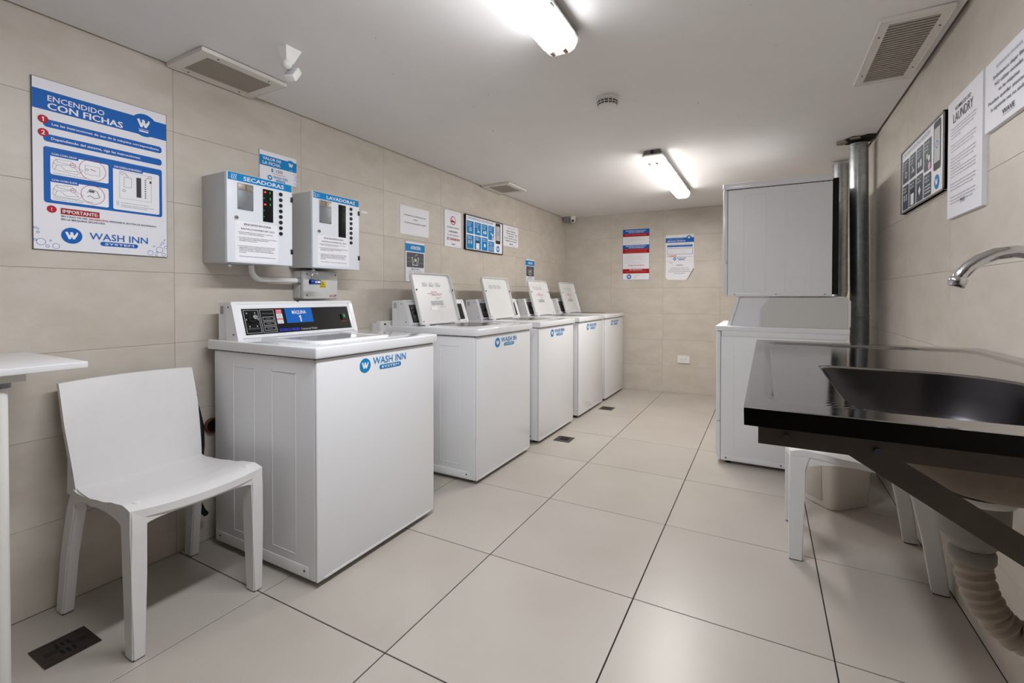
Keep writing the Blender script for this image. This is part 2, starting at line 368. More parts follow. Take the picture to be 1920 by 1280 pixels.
# ------------------------------------------------------------------ washing machines (front faces +x)
def make_washer(lid_open, label, first=False, lidtext=1, brand='WASH INN'):
    r = empty('washing_machine', label, 'washing machine', group='top loading washers along the left wall')
    fx, bx, hy = .3275, -.3275, .335
    # cabinet
    mb = MB(); mb.box(bx, fx-.012, -hy, hy, .022, .845, m_side, .006); cab = mb.build('cabinet', r)
    mb = MB(); mb.box(fx-.011, fx, -hy, hy, .022, .845, m_white, .005)
    mb.box(fx-.006, fx+.001, -hy+.03, hy-.03, .024, .034, m_white, .001); mb.build('front_panel', r)
    for s_ in (-1, 1):   # pressed ribs on the sides
        for a0, a1 in ((-.19, -.045), (.065, .21)):
            y_ = s_*(hy+.0003); mb = MB()
            def strip(xa, xb, za, zb, mm): mb.box(xa, xb, y_-.0012, y_+.0012, za, zb, mm, .0005)
            strip(a0, a0+.004,   .10, .795, m_white); strip(a1-.004, a1,   .10, .795, m_side)
            strip(a0, a1, .786, .79, m_side); strip(a0, a1, .10, .104, m_white); mb.build('side_rib', r)
        mb = MB(); mb.box(bx+.01, fx-.05, s_*hy-.0015, s_*hy+.0015, .03, .07, m_side, .001); mb.build('base_strip', r)
    for s_ in (-1, 1):
        for xx in (bx+.04, -.03, fx-.07): one('lathe', [(.0045, -.002), (.0045, .002), (.002, .003)], (xx, s_*(hy+.0015), .052), m_dgrey, 10, 'y').build('screw', r)
    for sx in (-1, 1):
        for sy in (-1, 1):
            f = MB(); f.lathe([(.02, 0), (.02, .008), (.01, .009), (.01, .024)], (sx*.27, sy*.28, 0), m_black, 14); f.build('foot', r)
    # deck with rolled front edge
    dx0, dx1, dy = bx-.03, fx+.013, hy+.012
    mb = MB(); mb.box(dx0, dx1, -dy, dy, .849, .891, m_gloss, .006)
    mb.box(bx+.004, fx-.004, -hy+.004, hy-.004, .843, .85, m_dark); dk = mb.build('deck', r)
    if lid_open:
        # opening with the dark tub below the rim
        mb = MB(); N = 40
        def sup(a, ax, ay, p=5): c_, s_ = cos(a), sin(a); k = (abs(c_/ax)**p+abs(s_/ay)**p)**(-1/p); return c_*k, s_*k
        ctr = (.055, 0); lo = []
        for hgt, sc in ((.8915, 1.03), (.8935, 1.0), (.8925, .96)):
            lo.append([(ctr[0]+sup(2*pi*k/N, .165*sc, .205*sc)[0], ctr[1]+sup(2*pi*k/N, .165*sc, .205*sc)[1], hgt) for k in range(N)])
        vs2 = sum(lo, []); mb.add(vs2, [(i*N+k, i*N+(k+1) % N, (i+1)*N+(k+1) % N, (i+1)*N+k) for i in range(2) for k in range(N)], m_white, True)
        mb.add(lo[2], [tuple(range(N))], m_silver); mb.build('tub_opening', r)
        # lid tilted back past upright
        hx, y0, y1, H = -.1205, -.28, .128, .347
        tilt = atan2(.097, .332)
        mb = MB(); W_ = y1-y0; rr = .035
        def rr_pts(off, rad):
            P_ = []
            for cy, cz, a in ((W_-off-rad, H-off-rad, 0), (off+rad, H-off-rad, 90)):
                for k in range(7): b_ = radians(a+k*15); P_.append((cy+rad*cos(b_), cz+rad*sin(b_)))
            for cy, cz, a in ((off+.008, off+.008, 180), (W_-off-.008, off+.008, 270)):
                for k in range(4): b_ = radians(a+k*30); P_.append((cy+.008*cos(b_), cz+.008*sin(b_)))
            return P_
        A = rr_pts(0, rr); B = rr_pts(.006, rr-.006); n = len(A)
        # x: outward (room) side positive.  rim at +.026, plate at +.006, back skin at 0
        rings = [[(0, p[0], p[1]) for p in rr_pts(.003, rr-.003)], [(.004, p[0], p[1]) for p in A], [(.024, p[0], p[1]) for p in A], [(.026, p[0], p[1]) for p in rr_pts(.002, rr-.002)],
                 [(.026, p[0], p[1]) for p in rr_pts(.005, rr-.005)], [(.022, p[0], p[1]) for p in B], [(.009, p[0], p[1]) for p in rr_pts(.012, rr-.012)]]
        vs2 = sum(rings, []); k_ = len(rings)
        mb.add(vs2, [(i*n+k, i*n+(k+1) % n, (i+1)*n+(k+1) % n, (i+1)*n+k) for i in range(k_-1) for k in range(n)], m_lidw, True)
        mb.add(rings[-1], [tuple(range(n))], m_lidw); mb.add(rings[0], [tuple(range(n))[::-1]], m_lidw)
        lid = mb.build('lid', r, (hx-.012, y0, .892), (0, -tilt, 0))
        for yy in (.016, W_-.016):
            one('lathe', [(.006, 0), (.006, .003), (.003, .005)], (.025, yy, H*.66), m_black, 12, 'x').build('bumper', lid)
            one('lathe', [(.004, 0), (.004, .003)], (.025, yy, .02), m_dgrey, 10, 'x').build('screw', lid)
        pr = Print(W_, H, .0105); pr.part('instructions_sticker')
        def lines(t0, t1, v0, v1, n_, mm, jag=.2):
            for k in range(n_):
                v = v0+(v1-v0)*k/n_; e_ = t1-(t1-t0)*jag*random.random()
                pr.rect(t0, e_, v, v+(v1-v0)/n_*.42, mm, 2)
        for k, wd in enumerate(('LAVADO', 'COLOR', 'DELICADO')):
            t0 = .24+k*.165; pr.text(wd, t0, .185, .198, m_ink, t1=t0+.09, bold=.02); pr.text(str(k+1), t0+.12, .182, .2, m_ink); lines(t0, t0+.14, .215, .27, 4, m_lgrey)
        if lidtext:
            pr.text('ATENCION', .42, .36, .378, m_red, t1=.56, bold=.02)
            pr.text('NO SOBRECARGUE LA MAQUINA CON', .32, .395, .41, m_red, t1=.7, bold=.01)
            pr.text('DEMASIADA ROPA', .42, .422, .437, m_red, t1=.66, bold=.01)
            pr.text('1. CARGUE', .5, .47, .483, m_ink, t1=.64); pr.text('2. JABON', .5, .5, .513, m_ink, t1=.6)
            for k, s_ in enumerate(('LEA LAS INSTRUCCIONES ANTES', 'DE PONER LA MAQUINA EN MARCHA', 'Y NO ABRA LA TAPA EN CENTRIFUGADO')): pr.text(s_, .36, .55+k*.03, .567+k*.03, m_ink, t1=.68, bold=.015)
            if lidtext > 1: pr.rect(.33, .49, .66, .73, m_pw, 1); pr.text('SERVICIO', .58, .655, .668, m_ink, t1=.7)
        # print faces +x of the lid : map local (x,-y) -> (y, x)
        for kk, m_ in pr.parts.items():
            m_.v = [(-v[1], v[0], v[2]) for v in m_.v]; m_.build('instructions_sticker', lid, norm=False)
        for yy in (.05, W_-.05):
            h_ = MB(); h_.tube([(hx+.005, y0+yy-.02, .895), (hx+.005, y0+yy+.02, .895)], .006, m_pvc, 10); h_.build('hinge', r)
    else:
        mb = MB(); x0_, x1_ = -.115, .235; pts = []
        for cx, cy, a, rad in ((x1_-.05, .155-.05, 0, .05), (x0_+.01, .155-.01, 90, .01), (x0_+.01, -.265+.01, 180, .01), (x1_-.05, -.265+.05, 270, .05)):
            for k in range(6): b_ = radians(a+k*18); pts.append((cx+rad*cos(b_), cy+rad*sin(b_)))
        c0 = Vector((sum(p[0] for p in pts)/len(pts), sum(p[1] for p in pts)/len(pts)))
        def sc(k): return [(c0.x+(p[0]-c0.x)*k, c0.y+(p[1]-c0.y)*k) for p in pts]
        rings = [[(p[0], p[1], z) for p in q] for q, z in ((sc(1.0), .889), (sc(1.0), .897), (sc(.985), .9), (sc(.8), .9), (sc(.77), .8975))]
        n = len(pts); vs2 = sum(rings, [])
        mb.add(vs2, [(i*n+k, i*n+(k+1) % n, (i+1)*n+(k+1) % n, (i+1)*n+k) for i in range(4) for k in range(n)], m_gloss, True); mb.add(rings[-1], [tuple(range(n))], m_gloss)
        mb.build('lid', r)
        mb = MB(); mb.box(.262, .268, -.27, .22, .8905, .8925, m_gloss, .0008); mb.build('deck_ridge', r)
    # console: side profile in x,z
    con = MB(); py = [(-.328, .889), (-.328, 1.048), (-.278, 1.051), (-.236, 1.046), (-.228, 1.036), (-.184, .9), (-.182, .889)]
    con.prism([(p[0], p[1]) for p in py], -.315, .300, 'y', m_side); co = con.build('console', r)
    for yy in (-.317, .299):
        e = MB(); pp = [(-.262, .889), (-.27, 1.052), (-.23, 1.049), (-.222, 1.036), (-.178, .9), (-.177, .889)]
        e.prism(pp, yy-.004, yy+.018, 'y', m_white); e.build('end_cap', co)
    e = MB(); e.tube([(-.238, -.318, 1.045), (-.238, .315, 1.045)], .0095, m_white, 14); e.build('top_rail', co)
    e = MB(); e.lathe([(.007, 0), (.007, .004), (.003, .006)], (-.236, -.003, 1.05), m_black, 12, 'x'); e.build('bolt', co)
    for zz in (1.03, .915):
        one('lathe', [(.003, -.002), (.003, .001)], (-.245+(1.03-zz)*.33, -.322, zz), m_black, 10, 'y').build('bolt', co)
    for k in range(2): one('box', -.31+k*.012, -.307+k*.012, -.3165, -.315, 1.0, 1.035, m_dgrey).build('vent_slot', co)
    th = atan2(.046, .135); FL = .144
    # local panel frame: origin at lower-left front of the slope, x -> +y world, z -> up the slope
    fr = bpy.data.objects.new('control_panel', None)
    W_ = .60
    def on_slope(mb_, name, parent=co):
        # vertices given as (u, out, s): map to washer coordinates
        mb_.v = [(-.181+v[1]*cos(th)-v[2]*sin(th), -.302+v[0], .896+v[2]*cos(th)+v[1]*sin(th)) for v in mb_.v]
        return mb_.build(name, parent, norm=False)
    e = MB(); e.box(0, W_, -.003, .004, 0, FL, m_white, .002); on_slope(e, 'bezel')
    e = MB(); e.box(.018, W_-.018, .0035, .005, .014, FL-.012, m_face); on_slope(e, 'faceplate')
    def pad(pr_, name):
        for kk, m_ in pr_.parts.items():
            m_.v = [(v[0], -v[1], v[2]) for v in m_.v]; on_slope(m_, kk)
    pr = Print(W_, FL, .0052)
    if first:
        pr.part('dial_markings')
        for a0, a1 in ((.04, .15), (.16, .27)):
            for q in ((a0, a1, .13, .14), (a0, a1, .85, .86)): pr.rect(*q, m_lgrey, 1)
            pr.rect(a0, a0+.003, .13, .86, m_lgrey, 1); pr.rect(a1-.003, a1, .13, .86, m_lgrey, 1)
        for q in ((.06, .2), (.05, .4), (.065, .62), (.12, .2), (.135, .4), (.12, .62)): pr.rect(q[0], q[0]+.006, q[1], q[1]+.05, m_lgrey, 2)
        pr.text('SELECTOR DE CICLO', .055, .7, .735, m_grey, t1=.135)
        pr.text('TEMPERATURA DE LAVADO', .175, .24, .27, m_grey, t1=.26)
        for k, s_ in enumerate(('CALIENTE', 'TIBIA', 'FRIA')):
            v = .36+k*.16
            for q in ((.175, .26, v, v+.012), (.175, .26, v+.11, v+.122)): pr.rect(*q, m_lgrey, 1)
            pr.rect(.175, .177, v, v+.12, m_lgrey, 1); pr.rect(.258, .26, v, v+.12, m_lgrey, 1)
            pr.text(s_, .195, v+.045, v+.08, m_grey, t1=.235)
        pr.part('warning_sticker')
        pr.rect(.285, .335, .12, .6, m_pw, 1); pr.rect(.285, .335, .12, .27, m_red, 2); pr.text('ATENCION', .29, .15, .19, m_pw, t1=.33, bold=.02); pr.text('IMPORTANTE', .29, .21, .245, m_pw, t1=.33, bold=.02)
        for k, s_ in enumerate(('NO DEJE SU', 'ROPA SOLA')): pr.text(s_, .29, .3+k*.055, .335+k*.055, m_ink, t1=.33, bold=.01)
        pr.rect(.287, .333, .42, .48, m_red, 2); pr.text('USE LA FICHA', .29, .435, .465, m_pw, t1=.33, bold=.02)
        pr.text('EN EL TABLERO', .29, .51, .535, m_ink, t1=.33); pr.text('DE ENCENDIDO', .29, .555, .58, m_ink, t1=.33)
        pr.part('machine_number_sticker')
        pr.quad([(.362, .1), (.6, .1), (.6, .6), (.362, .6)], m_blue, 1)
        pr.text('MÁQUINA', .42, .18, .3, m_pw, t1=.545, bold=.006); pr.text('1', .485, .36, .56, m_pw, bold=.03, al='c')
        pr.part('maker_lettering')
        pr.text('ECON-O-WASH', .29, .77, .86, mat('print violet blue', '#3340e8', .4), t1=.455, bold=.02); pr.text('Commercial Washer', .47, .785, .855, m_lgrey, t1=.62)
        e = MB(); e.box(.528, .545, .005, .011, .062, .092, m_black, .001); e.box(.534, .547, .009, .015, .068, .09, m_green, .001); on_slope(e, 'power_switch')
        e = MB(); e.box(.523, .56, .0052, .0056, .05, .053, m_dred); on_slope(e, 'power_switch_label')
    else:
        pr.part('dial_markings')
        pr.rect(.04, .15, .1, .86, m_silver, 1)
        for k in range(7): pr.rect(.17, .25, .2+k*.08, .22+k*.08, m_grey, 1)
        for q in ((.06, .2), (.055, .4), (.065, .62), (.13, .25), (.125, .62)): pr.rect(q[0], q[0]+.006, q[1], q[1]+.05, m_lgrey, 2)
        pr.part('maker_lettering'); pr.text('Commercial Washer', .47, .785, .855, m_lgrey, t1=.62)
    pad(pr, '')
    e = MB(); e.lathe([(.019, 0), (.017, .012), (.0, .012)], (0, 0, 0), m_black, 20, 'y'); e.lathe([(.0115, .01), (.0115, .026), (.009, .029)], (0, 0, 0), m_black, 18, 'y'); e.lathe([(.0095, .0285), (.0095, .031), (.006, .032)], (0, 0, 0), m_chrome, 18, 'y')
    e.v = [(v[0]+.055, v[1]+.005, v[2]+.086) for v in e.v]; on_slope(e, 'knob')
    # logo on the front panel (faces +x)
    pr = Print(.28, .064, .0003); pr.part('front_logo'); pr.brand(0.02, .98,   .0, 1.0, .029, brand, m_cyan, m_cyan)
    for kk, m_ in pr.parts.items():
        m_.v = [(fx+.0009-v[1]-.0005, -.14+v[0],   .763+v[2]) for v in m_.v]
        m_.build(kk, r, norm=False)
    return r
XC = -1.7725
w1 = make_washer(False, 'nearest white top-loading washer, lid closed, black panel with blue MÁQUINA 1 sticker', True); w1.location = (XC, 1.46, 0)
w2 = make_washer(True, 'nearest white washer with a raised lid, next to the MÁQUINA 1 washer', lidtext=2, brand='WASH IN'); w2.location = (XC, 2.51, 0)
w3 = make_washer(True, 'third white washer from the camera, its raised lid bearing no red and black notice', lidtext=0); w3.location = (XC, 3.325, 0)
w4 = make_washer(True, 'fourth white washer from the camera, open, next to the farthest one'); w4.location = (XC, 4.125, 0)
w5 = copy_tree(w4); w5.location = (XC, 4.875, 0); w5['label'] = 'farthest white washer in the row, open lid, against the back wall'

# ------------------------------------------------------------------ stacked dryer over washer on the right (fronts face -x)
dl = empty('laundry_machine', 'lower white machine of the stack on the right, behind the sink', 'washing machine', (-.277, 3.211, 0))
mb = MB(); mb.box(.028, .69, 0, .66, .022, .822, m_side, .005); mb.build('cabinet', dl)
mb = MB(); mb.prism([(0, .06), (.012, .03), (.026, .022), (.026, .27), (0, .27)], 0, .66, 'y', m_white)
mb.build('lower_front_panel', dl)
mb = MB(); mb.box(0, .026, 0, .66, .275, .852, m_white, .005); mb.build('front_panel', dl)
mb = MB(); mb.box(-.006, .712, -.004, .67, .856, .89, m_white, .005); mb.box(.03, .70, 0, .66, .822, .857, m_side, .002); mb.build('deck', dl)
mb = MB(); mb.box(.035, .55, -.0012, .001, .028, .055, m_white, .0008); mb.build('kick_strip', dl)
for x in (.06, .37): one('lathe', [(.005, 0), (.004, -.004)], (x, -.001, .042), m_dgrey, 10, 'y').build('screw', dl)
mb = MB(); mb.box(.10, .103, -.0012, .001, .08, .78, m_side); mb.build('side_rib', dl)
mb = MB()
mb.prism([(.062, .889), (.114, 1.078), (.69, 1.078), (.69, .889)], .03, .64, 'y', m_white); mb.build('console', dl)
mb = MB(); mb.prism([(.062, .89), (.114, 1.078), (.135, 1.078), (.083, .89)], .02, .031, 'y', m_white); mb.build('console_end', dl)
mb = MB(); mb.prism([(.253, .891), (.253, 1.0), (.308, 1.072), (.70, 1.072), (.70, .891)], -.002, .024, 'y', m_jbox); mb.box(.70, .715, .0, .03, .9, 1.055, m_pvc, .003); mb.build('side_cover', dl)
for sx in (.07, .64):
    for sy in (.05, .61): f = MB(); f.lathe([(.018, 0), (.018, .01), (.01, .012), (.01, .03)], (sx, sy, 0), m_black, 12); f.build('foot', dl)
for z_ in (.28, .66): one('box', -.004, .001, .1, .14, z_, z_+.05, m_grey, .001).build('hinge', dl)
du = empty('tumble_dryer', 'upper white dryer of the stack, near the ceiling beside the ducts', 'dryer', (-.241, 3.211, 1.08))
mb = MB(); mb.box(.028, .587, 0, .62, .0, .674, m_side, .004); mb.build('cabinet', du)
mb = MB(); mb.prism([(0, .03), (.008, .008), (.026, .0), (.026, .208), (0, .208)], 0, .62, 'y', m_white); mb.build('lower_front_panel', du)
mb = MB(); mb.box(0, .026, 0, .62, .213, .675, m_white, .004); mb.build('front_panel', du)
mb = MB(); mb.box(-.002, .589, -.003, .625, .678, .717, m_white, .006); mb.box(.01, .58, .004, .61, .672, .68, m_dark); mb.build('top_cover', du)
for a0, a1 in ((.12, .244), (.344, .476)):
    mb = MB()
    for q in ((a0, a0+.0025, .026, .635), (a1-.0025, a1, .026, .635), (a0, a1, .633, .6355), (a0, a1, .026, .0285)): mb.box(q[0], q[1], -.0012, .001, q[2], q[3], m_white, .0005)
    mb.build('pressed_rib', du)
mb = MB()
for k in range(24):
    a0, a1 = 2*pi*k/24, 2*pi*(k+1)/24
    P_ = [(.413+r_*cos(a), .075+r_*sin(a)) for r_, a in ((.043, a0), (.043, a1), (.040, a1), (.040, a0))]; mb.prism(P_, -.0012, .001, 'y', m_white)
mb.build('pressed_ring', du)
mb = MB(); mb.box(.588, .618, .01, .6, .01, .69, m_dark); mb.build('rear_dark_strip', du)  # dark strip added to blacken the gap between dryer and duct
mb = MB(); mb.box(.035, .57, -.0015, .001, .004, .02, m_white, .0008); mb.build('base_strip', du)
for x in (.07, .3, .55): one('lathe', [(.004, 0), (.003, -.004)], (x, -.001, .012), m_grey, 10, 'y').build('screw', du)
# ------------------------------------------------------------------ ducts
def duct(path, r, label, joints):
    o = empty('exhaust_duct', label, 'duct', path[0], group=None); L0 = Vector(path[0])
    mb = MB(); mb.tube([Vector(p)-L0 for p in path], r, m_galv, 28); mb.build('duct_pipe', o)
    for a_, b_, t in joints:
        p = Vector(path[a_]).lerp(Vector(path[b_]), t)-L0; d_ = (Vector(path[b_])-Vector(path[a_])).normalized()
        m2 = MB(); m2.tube([p-d_*.004, p-d_*.002, p+d_*.002, p+d_*.004], [r+.0006, r+.003, r+.003, r+.0006], m_galv, 28); m2.build('joint_ring', o)
    return o
duct([(.522, 3.60, 2.052), (.5285, 3.60, 1.5), (.535, 3.60, .95), (.54, 3.60, .03)], .051, 'tall galvanised round duct rising to a hole in the ceiling', [(0, 1, .03), (2, 3, .02), (1, 2, .99)])
el = [(.485, 4.08, 2.05), (.485, 4.08, 1.5), (.487, 4.08, 1.12)]
for k in range(1, 7): a_ = k*pi/12; el.append((.487-.08*(1-cos(a_)), 4.08, 1.12-.08*sin(a_)))
el += [(.36, 4.08, 1.04)]
duct(el, .05, 'shorter galvanised duct with an elbow, half hidden behind the dryer', [(0, 1, .02), (1, 2, .97), (7, 8, .5)])
# torn edge of the hole round the tall duct
t_ = empty('ceiling_hole_edge', 'torn dark ceiling edge round the top of the tall duct', 'hole edge', (.52, 3.58, ceil_z(.52)-.001))
mb = MB(); pts = [(-.085, -.04), (-.05, -.085), (.0, -.075), (.03, -.1), (.072, -.088), (.07, .05), (.03, .08), (-.06, .07), (-.09, .02)]
mb.prism(pts, -.006, 0, 'z', m_void); mb.build('hole', t_)
mb = MB(); mb.prism([(-.12, -.02), (-.075, -.05), (-.06, -.02), (-.08, .03), (-.115, .015)], -.016, -.004, 'z', m_board)
mb.build('board_scrap', t_)
mb = MB(); mb.prism([(-.06, -.09), (-.01, -.1), (.0, -.07), (-.05, -.065)], -.012, -.006, 'z', m_board); mb.build('board_scrap', t_)
# dark service pipe behind
mb = MB(); mb.tube([(.39, 3.93, .02), (.39, 3.93, 1.0)], .02, m_black, 12); o = mb.build('drain_hose'); tag(o, 'dark hose in the gap behind the stacked machines', 'hose')

# ------------------------------------------------------------------ token control boxes on the left wall
def control_box(y0, w, z0, h, label, word, name, lit, dims):
    d = .188; r = empty(name, label, 'control box', (XL, y0, z0), pi/2)   # local x = +y world, local -y faces the room
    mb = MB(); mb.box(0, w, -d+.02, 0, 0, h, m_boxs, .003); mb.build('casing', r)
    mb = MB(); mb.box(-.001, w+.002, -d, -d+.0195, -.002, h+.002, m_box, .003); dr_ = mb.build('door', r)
    pr = Print(w, h, d); f = lambda y, z: ((y-y0)/w, 1-(z-z0)/h)
    D = dims
    pr.part('header_strip'); pr.rect(.01, .995, .0, .087, m_cyan, 1); pr.text(word, D['w0'], .024, .068, m_pw, t1=D['w1'], bold=.012)
    if lit:
        for k in range(3):
            pr.stroke([(.065+k*.028+.008*sin(q*1.6), .018+q*.012) for q in range(6)], .0022, m_pw, 3)
    else:
        for q in ((.035, .03, .006), (.07, .05, .008), (.11, .045, .006), (.04, .065, .006)): pr.ring(q[0], q[1], q[2], .0012, m_pw, 3)
    pr.part('instruction_sheet'); a0, a1, b0, b1 = D['paper']; pr.rect(a0, a1, b0, b1, m_pw, 1, r=.004)
    H = b1-b0; cw = a1-a0
    pr.text('ENCENDEDORA', a0+cw*.2, b0+H*.05, b0+H*.1, m_ink, t1=a1-cw*.18, bold=.015)
    pr.text('INSTRUCCIONES DE USO', a0+cw*.13, b0+H*.17, b0+H*.21, m_ink, t1=a1-cw*.1, bold=.015)
    for v, s_ in ((.27, '1. ANTES DE COMENZAR ELIJA SU MAQUINA Y COLOQUE EL'), (.31, 'PRODUCTO Y LA ROPA EN EL SECARROPAS.' if lit else 'PRODUCTO Y LA ROPA EN EL LAVARROPAS.'), (.40, '2. COLOQUE SU FICHA EN LA RANURA Y PRESIONE EL BOTON NEGRO'), (.44, 'QUE CORRESPONDA AL NUMERO DE MAQUINA DONDE'), (.48, 'PREVIAMENTE CARGO LA ROPA.'), (.61, '3. AL PRESIONAR EL BOTON NEGRO LA MAQUINA SE ACTIVARA'), (.65, 'INMEDIATAMENTE EN LA ENCENDEDORA CON LUZ ROJA. LUEGO'), (.69, 'DIRIJASE A LA MAQUINA Y PRESIONE EL BOTON BLANCO'), (.73, '"PUSH START" O EL BOTON VERDE "START" PARA COMENZAR'), (.77, 'EL SECADO.' if lit else 'EL LAVADO.'), (.87, 'ANTE CUALQUIER DUDA CONSULTE AL ENCARGADO DEL EDIFICIO')):
        vs1, _ = glyphs(s_, 0); n_ = len(s_); pr.text(s_, a0+cw*(.05 if s_[0] in '123' else .09), b0+H*v, b0+H*(v+.02), m_ink, t1=a0+cw*min(.96, .09+.87*n_/56), bold=.01)
    pr.build(dr_)
    a0, a1, b0, b1 = D['coin']; e = MB(); x0_, x1_ = a0*w, a1*w; z1_, z0_ = (1-b0)*h, (1-b1)*h
    e.box(x0_, x1_, -d-.004, -d+.001, z0_, z1_, m_coin, .001); e.box(x0_+.001, x1_-.001, -d-.0055, -d-.003, z1_-.03, z1_-.001, m_coint, .001)
    cp = e.build('coin_plate', dr_)
    e = MB(); e.box((x0_+x1_)/2-.001, (x0_+x1_)/2+.001, -d-.0062, -d-.005, z1_-.027, z1_-.005, m_dark)
    for q in (x0_+.006, x1_-.006):
        for zq in (z0_+.006, z1_-.006): e.lathe([(.002, -.0062), (.002, -.003)], (q, -d, zq), m_chrome, 8, 'y')
    e.build('coin_slot', cp)
    a0, a1, b0, b1 = D['disp']; e = MB(); x0_, x1_ = a0*w, a1*w; z1_, z0_ = (1-b0)*h, (1-b1)*h
    e.box(x0_, x1_, -d-.002, -d+.001, z0_, z1_, m_face, .0006); dp = e.build('display', dr_)
    e = MB(); P2 = Print(x1_-x0_, z1_-z0_, d+.0022); P2.part('display_digits')
    for k in range(3): P2.text(str(k+1), .62, .06+k*.18, .13+k*.18, m_ledg if lit else mat('dim led', (.02, .08, .02), .4), bold=.02)
    for kk, m_ in P2.parts.items(): m_.v = [(v[0]+x0_, v[1], v[2]+z0_) for v in m_.v]; m_.build(kk, dp, norm=False)
    if lit:
        for k in (0, 2): one('lathe', [(.0036, -.004), (.0036, .001)], (x0_+.009, -d-.001, z1_-.014-k*.0275), m_ledr, 12, 'y').build('indicator_light', dp)
        for k in (1, 3, 4): one('lathe', [(.0016, -.003), (.0016, .001)], (x0_+.004, -d-.001, z1_-.014-k*.0275), m_ledg, 8, 'y').build('indicator_light', dp)
    bx_, bz0, bz1 = D['btn']
    for k in range(8):
        e = MB(); e.lathe([(.0085, 0), (.0085, -.004), (.006, -.007), (.004, -.008)], (bx_*w, -d, (1-(bz0+(bz1-bz0)*k/7))*h), m_black, 18, 'y'); e.build('push_button', dr_)
    e = MB(); e.lathe([(.009, .001), (.009, -.004), (.007, -.006)], (D['lock'][0]*w, -d, (1-D['lock'][1])*h), m_chrome, 18, 'y'); e.lathe([(.002, -.005), (.002, -.007)], (D['lock'][0]*w, -d, (1-D['lock'][1])*h), m_black, 8, 'y'); e.build('key_lock', dr_)
    for v in (.18, .83):
        e = MB(); e.box(w-.008, w+.004, -d-.004, -d+.018, (1-v)*h-.012, (1-v)*h+.012, m_black, .002); e.build('hinge', r)
    e = MB(); e.lathe([(.005, 0), (.005, -.012), (.009, -.013), (.009, -.016), (.004, -.02)], (.025, -d+.03, 0), m_chrome, 12); e.build('hasp_stud', r)
    return r
control_box(1.12, .297, 1.223, .378, 'white metal box with blue SECADORAS header and lit red numbers', 'SECADORAS', 'dryer_control_box', True,
            dict(w0=.23, w1=.86, paper=(.105, .765, .53, .985), coin=(.145, .37, .105, .4), disp=(.52, .68, .115, .5), btn=(.805, .14, .62), lock=(.125, .5)))
control_box(1.53, .293, 1.223, .378, 'white metal box with blue LAVADORAS header, display dark', 'LAVADORAS', 'washer_control_box', False,
            dict(w0=.28, w1=.9, paper=(.09, .76, .57, .97), coin=(.13, .37, .1, .4), disp=(.53, .69, .11, .56), btn=(.81, .14, .62), lock=(.12, .52)))
# conduit
mb = MB(); pth = [(-2.12, 1.30, 1.2222), (-2.12, 1.302, 1.21)]
for k in range(7): a_ = k*pi/12; pth.append((-2.12, 1.302+.045*(1-cos(a_)), 1.203-.045*sin(a_)))
pth += [(-2.12, 1.545, 1.157)]
o = empty('cable_conduit', 'white curved conduit from the SECADORAS box to the grey junction box', 'conduit', (-2.12, 1.3, 1.16)); mb.tube([Vector(p)-Vector((-2.12, 1.3, 1.16)) for p in pth], .0125, m_pvc, 16); mb.build('conduit_pipe', o)
mb = MB(); mb.tube([(0, .235, -.003), (0, .245, -.003), (0, .252, -.003)], [.014, .0175, .0175], m_grey, 16); mb.build('coupling', o)
# junction box
jb = empty('junction_box', 'grey junction box with a yellow hazard sticker above the first washer', 'junction box', (XL, 1.553, 1.064), pi/2)
mb = MB(); mb.box(0, .214, -.055, 0, 0, .146, m_jbox, .008); mb.build('base', jb)
mb = MB(); mb.box(-.001, .215, -.087, -.056, -.001, .147, m_jbox, .009); lid_ = mb.build('cover', jb)
pr = Print(.214, .146, .0874); pr.part('hazard_sticker'); pr.rect(.445, .625, .36, .6, m_yel, 1)
pr.poly([pr.P(.46, .57), pr.P(.61, .57), pr.P(.535, .39)], m_ink, 2); pr.poly([pr.P(.478, .557), pr.P(.592, .557), pr.P(.535, .417)], m_yel, 3); pr.stroke([(.54, .43), (.525, .49), (.545, .49), (.53, .545)], .002, m_ink, 4)
pr.part('maker_label'); pr.rect(.74, .9, .87, .93, m_dred, 1); pr.rect(.76, .88, .892, .91, m_pw, 2); pr.build(lid_)
for q in ((.018, .018), (.196, .018), (.018, .128), (.196, .128)): one('lathe', [(.0035, -.0885), (.0035, -.08)], (q[0], 0, q[1]), m_black, 8, 'y').build('screw', lid_)
# padlock hanging from the second box
pl = empty('padlock', 'small blue padlock hanging under the LAVADORAS box', 'padlock', (-1.995, 1.548, 1.15))
mb = MB(); mb.tube([(.0, -.019, -.012), (.0, -.019, .012), (0, -.019, .026)]+[(0, -.019*cos(k*pi/8), .026+.019*sin(k*pi/8)) for k in range(1, 8)]+[(0, .019, .026), (0, .019, .005)], .003, m_chrome, 10); mb.build('shackle', pl)
mb = MB(); mb.tube([(0, -.03, -.002), (0, -.028, -.002), (0, .028, -.002), (0, .03, -.002)], [.008, .0115, .0115, .008], m_padl, 16); mb.box(-.009, .009, -.03, -.012, -.014, .012, m_padl, .003); mb.build('body', pl)
mb = MB(); mb.box(.0113, .0122, -.008, .022, -.006, .003, m_pw); mb.box(.0118, .0126, -.003, .004, -.004, .001, m_red); mb.build('label', pl)

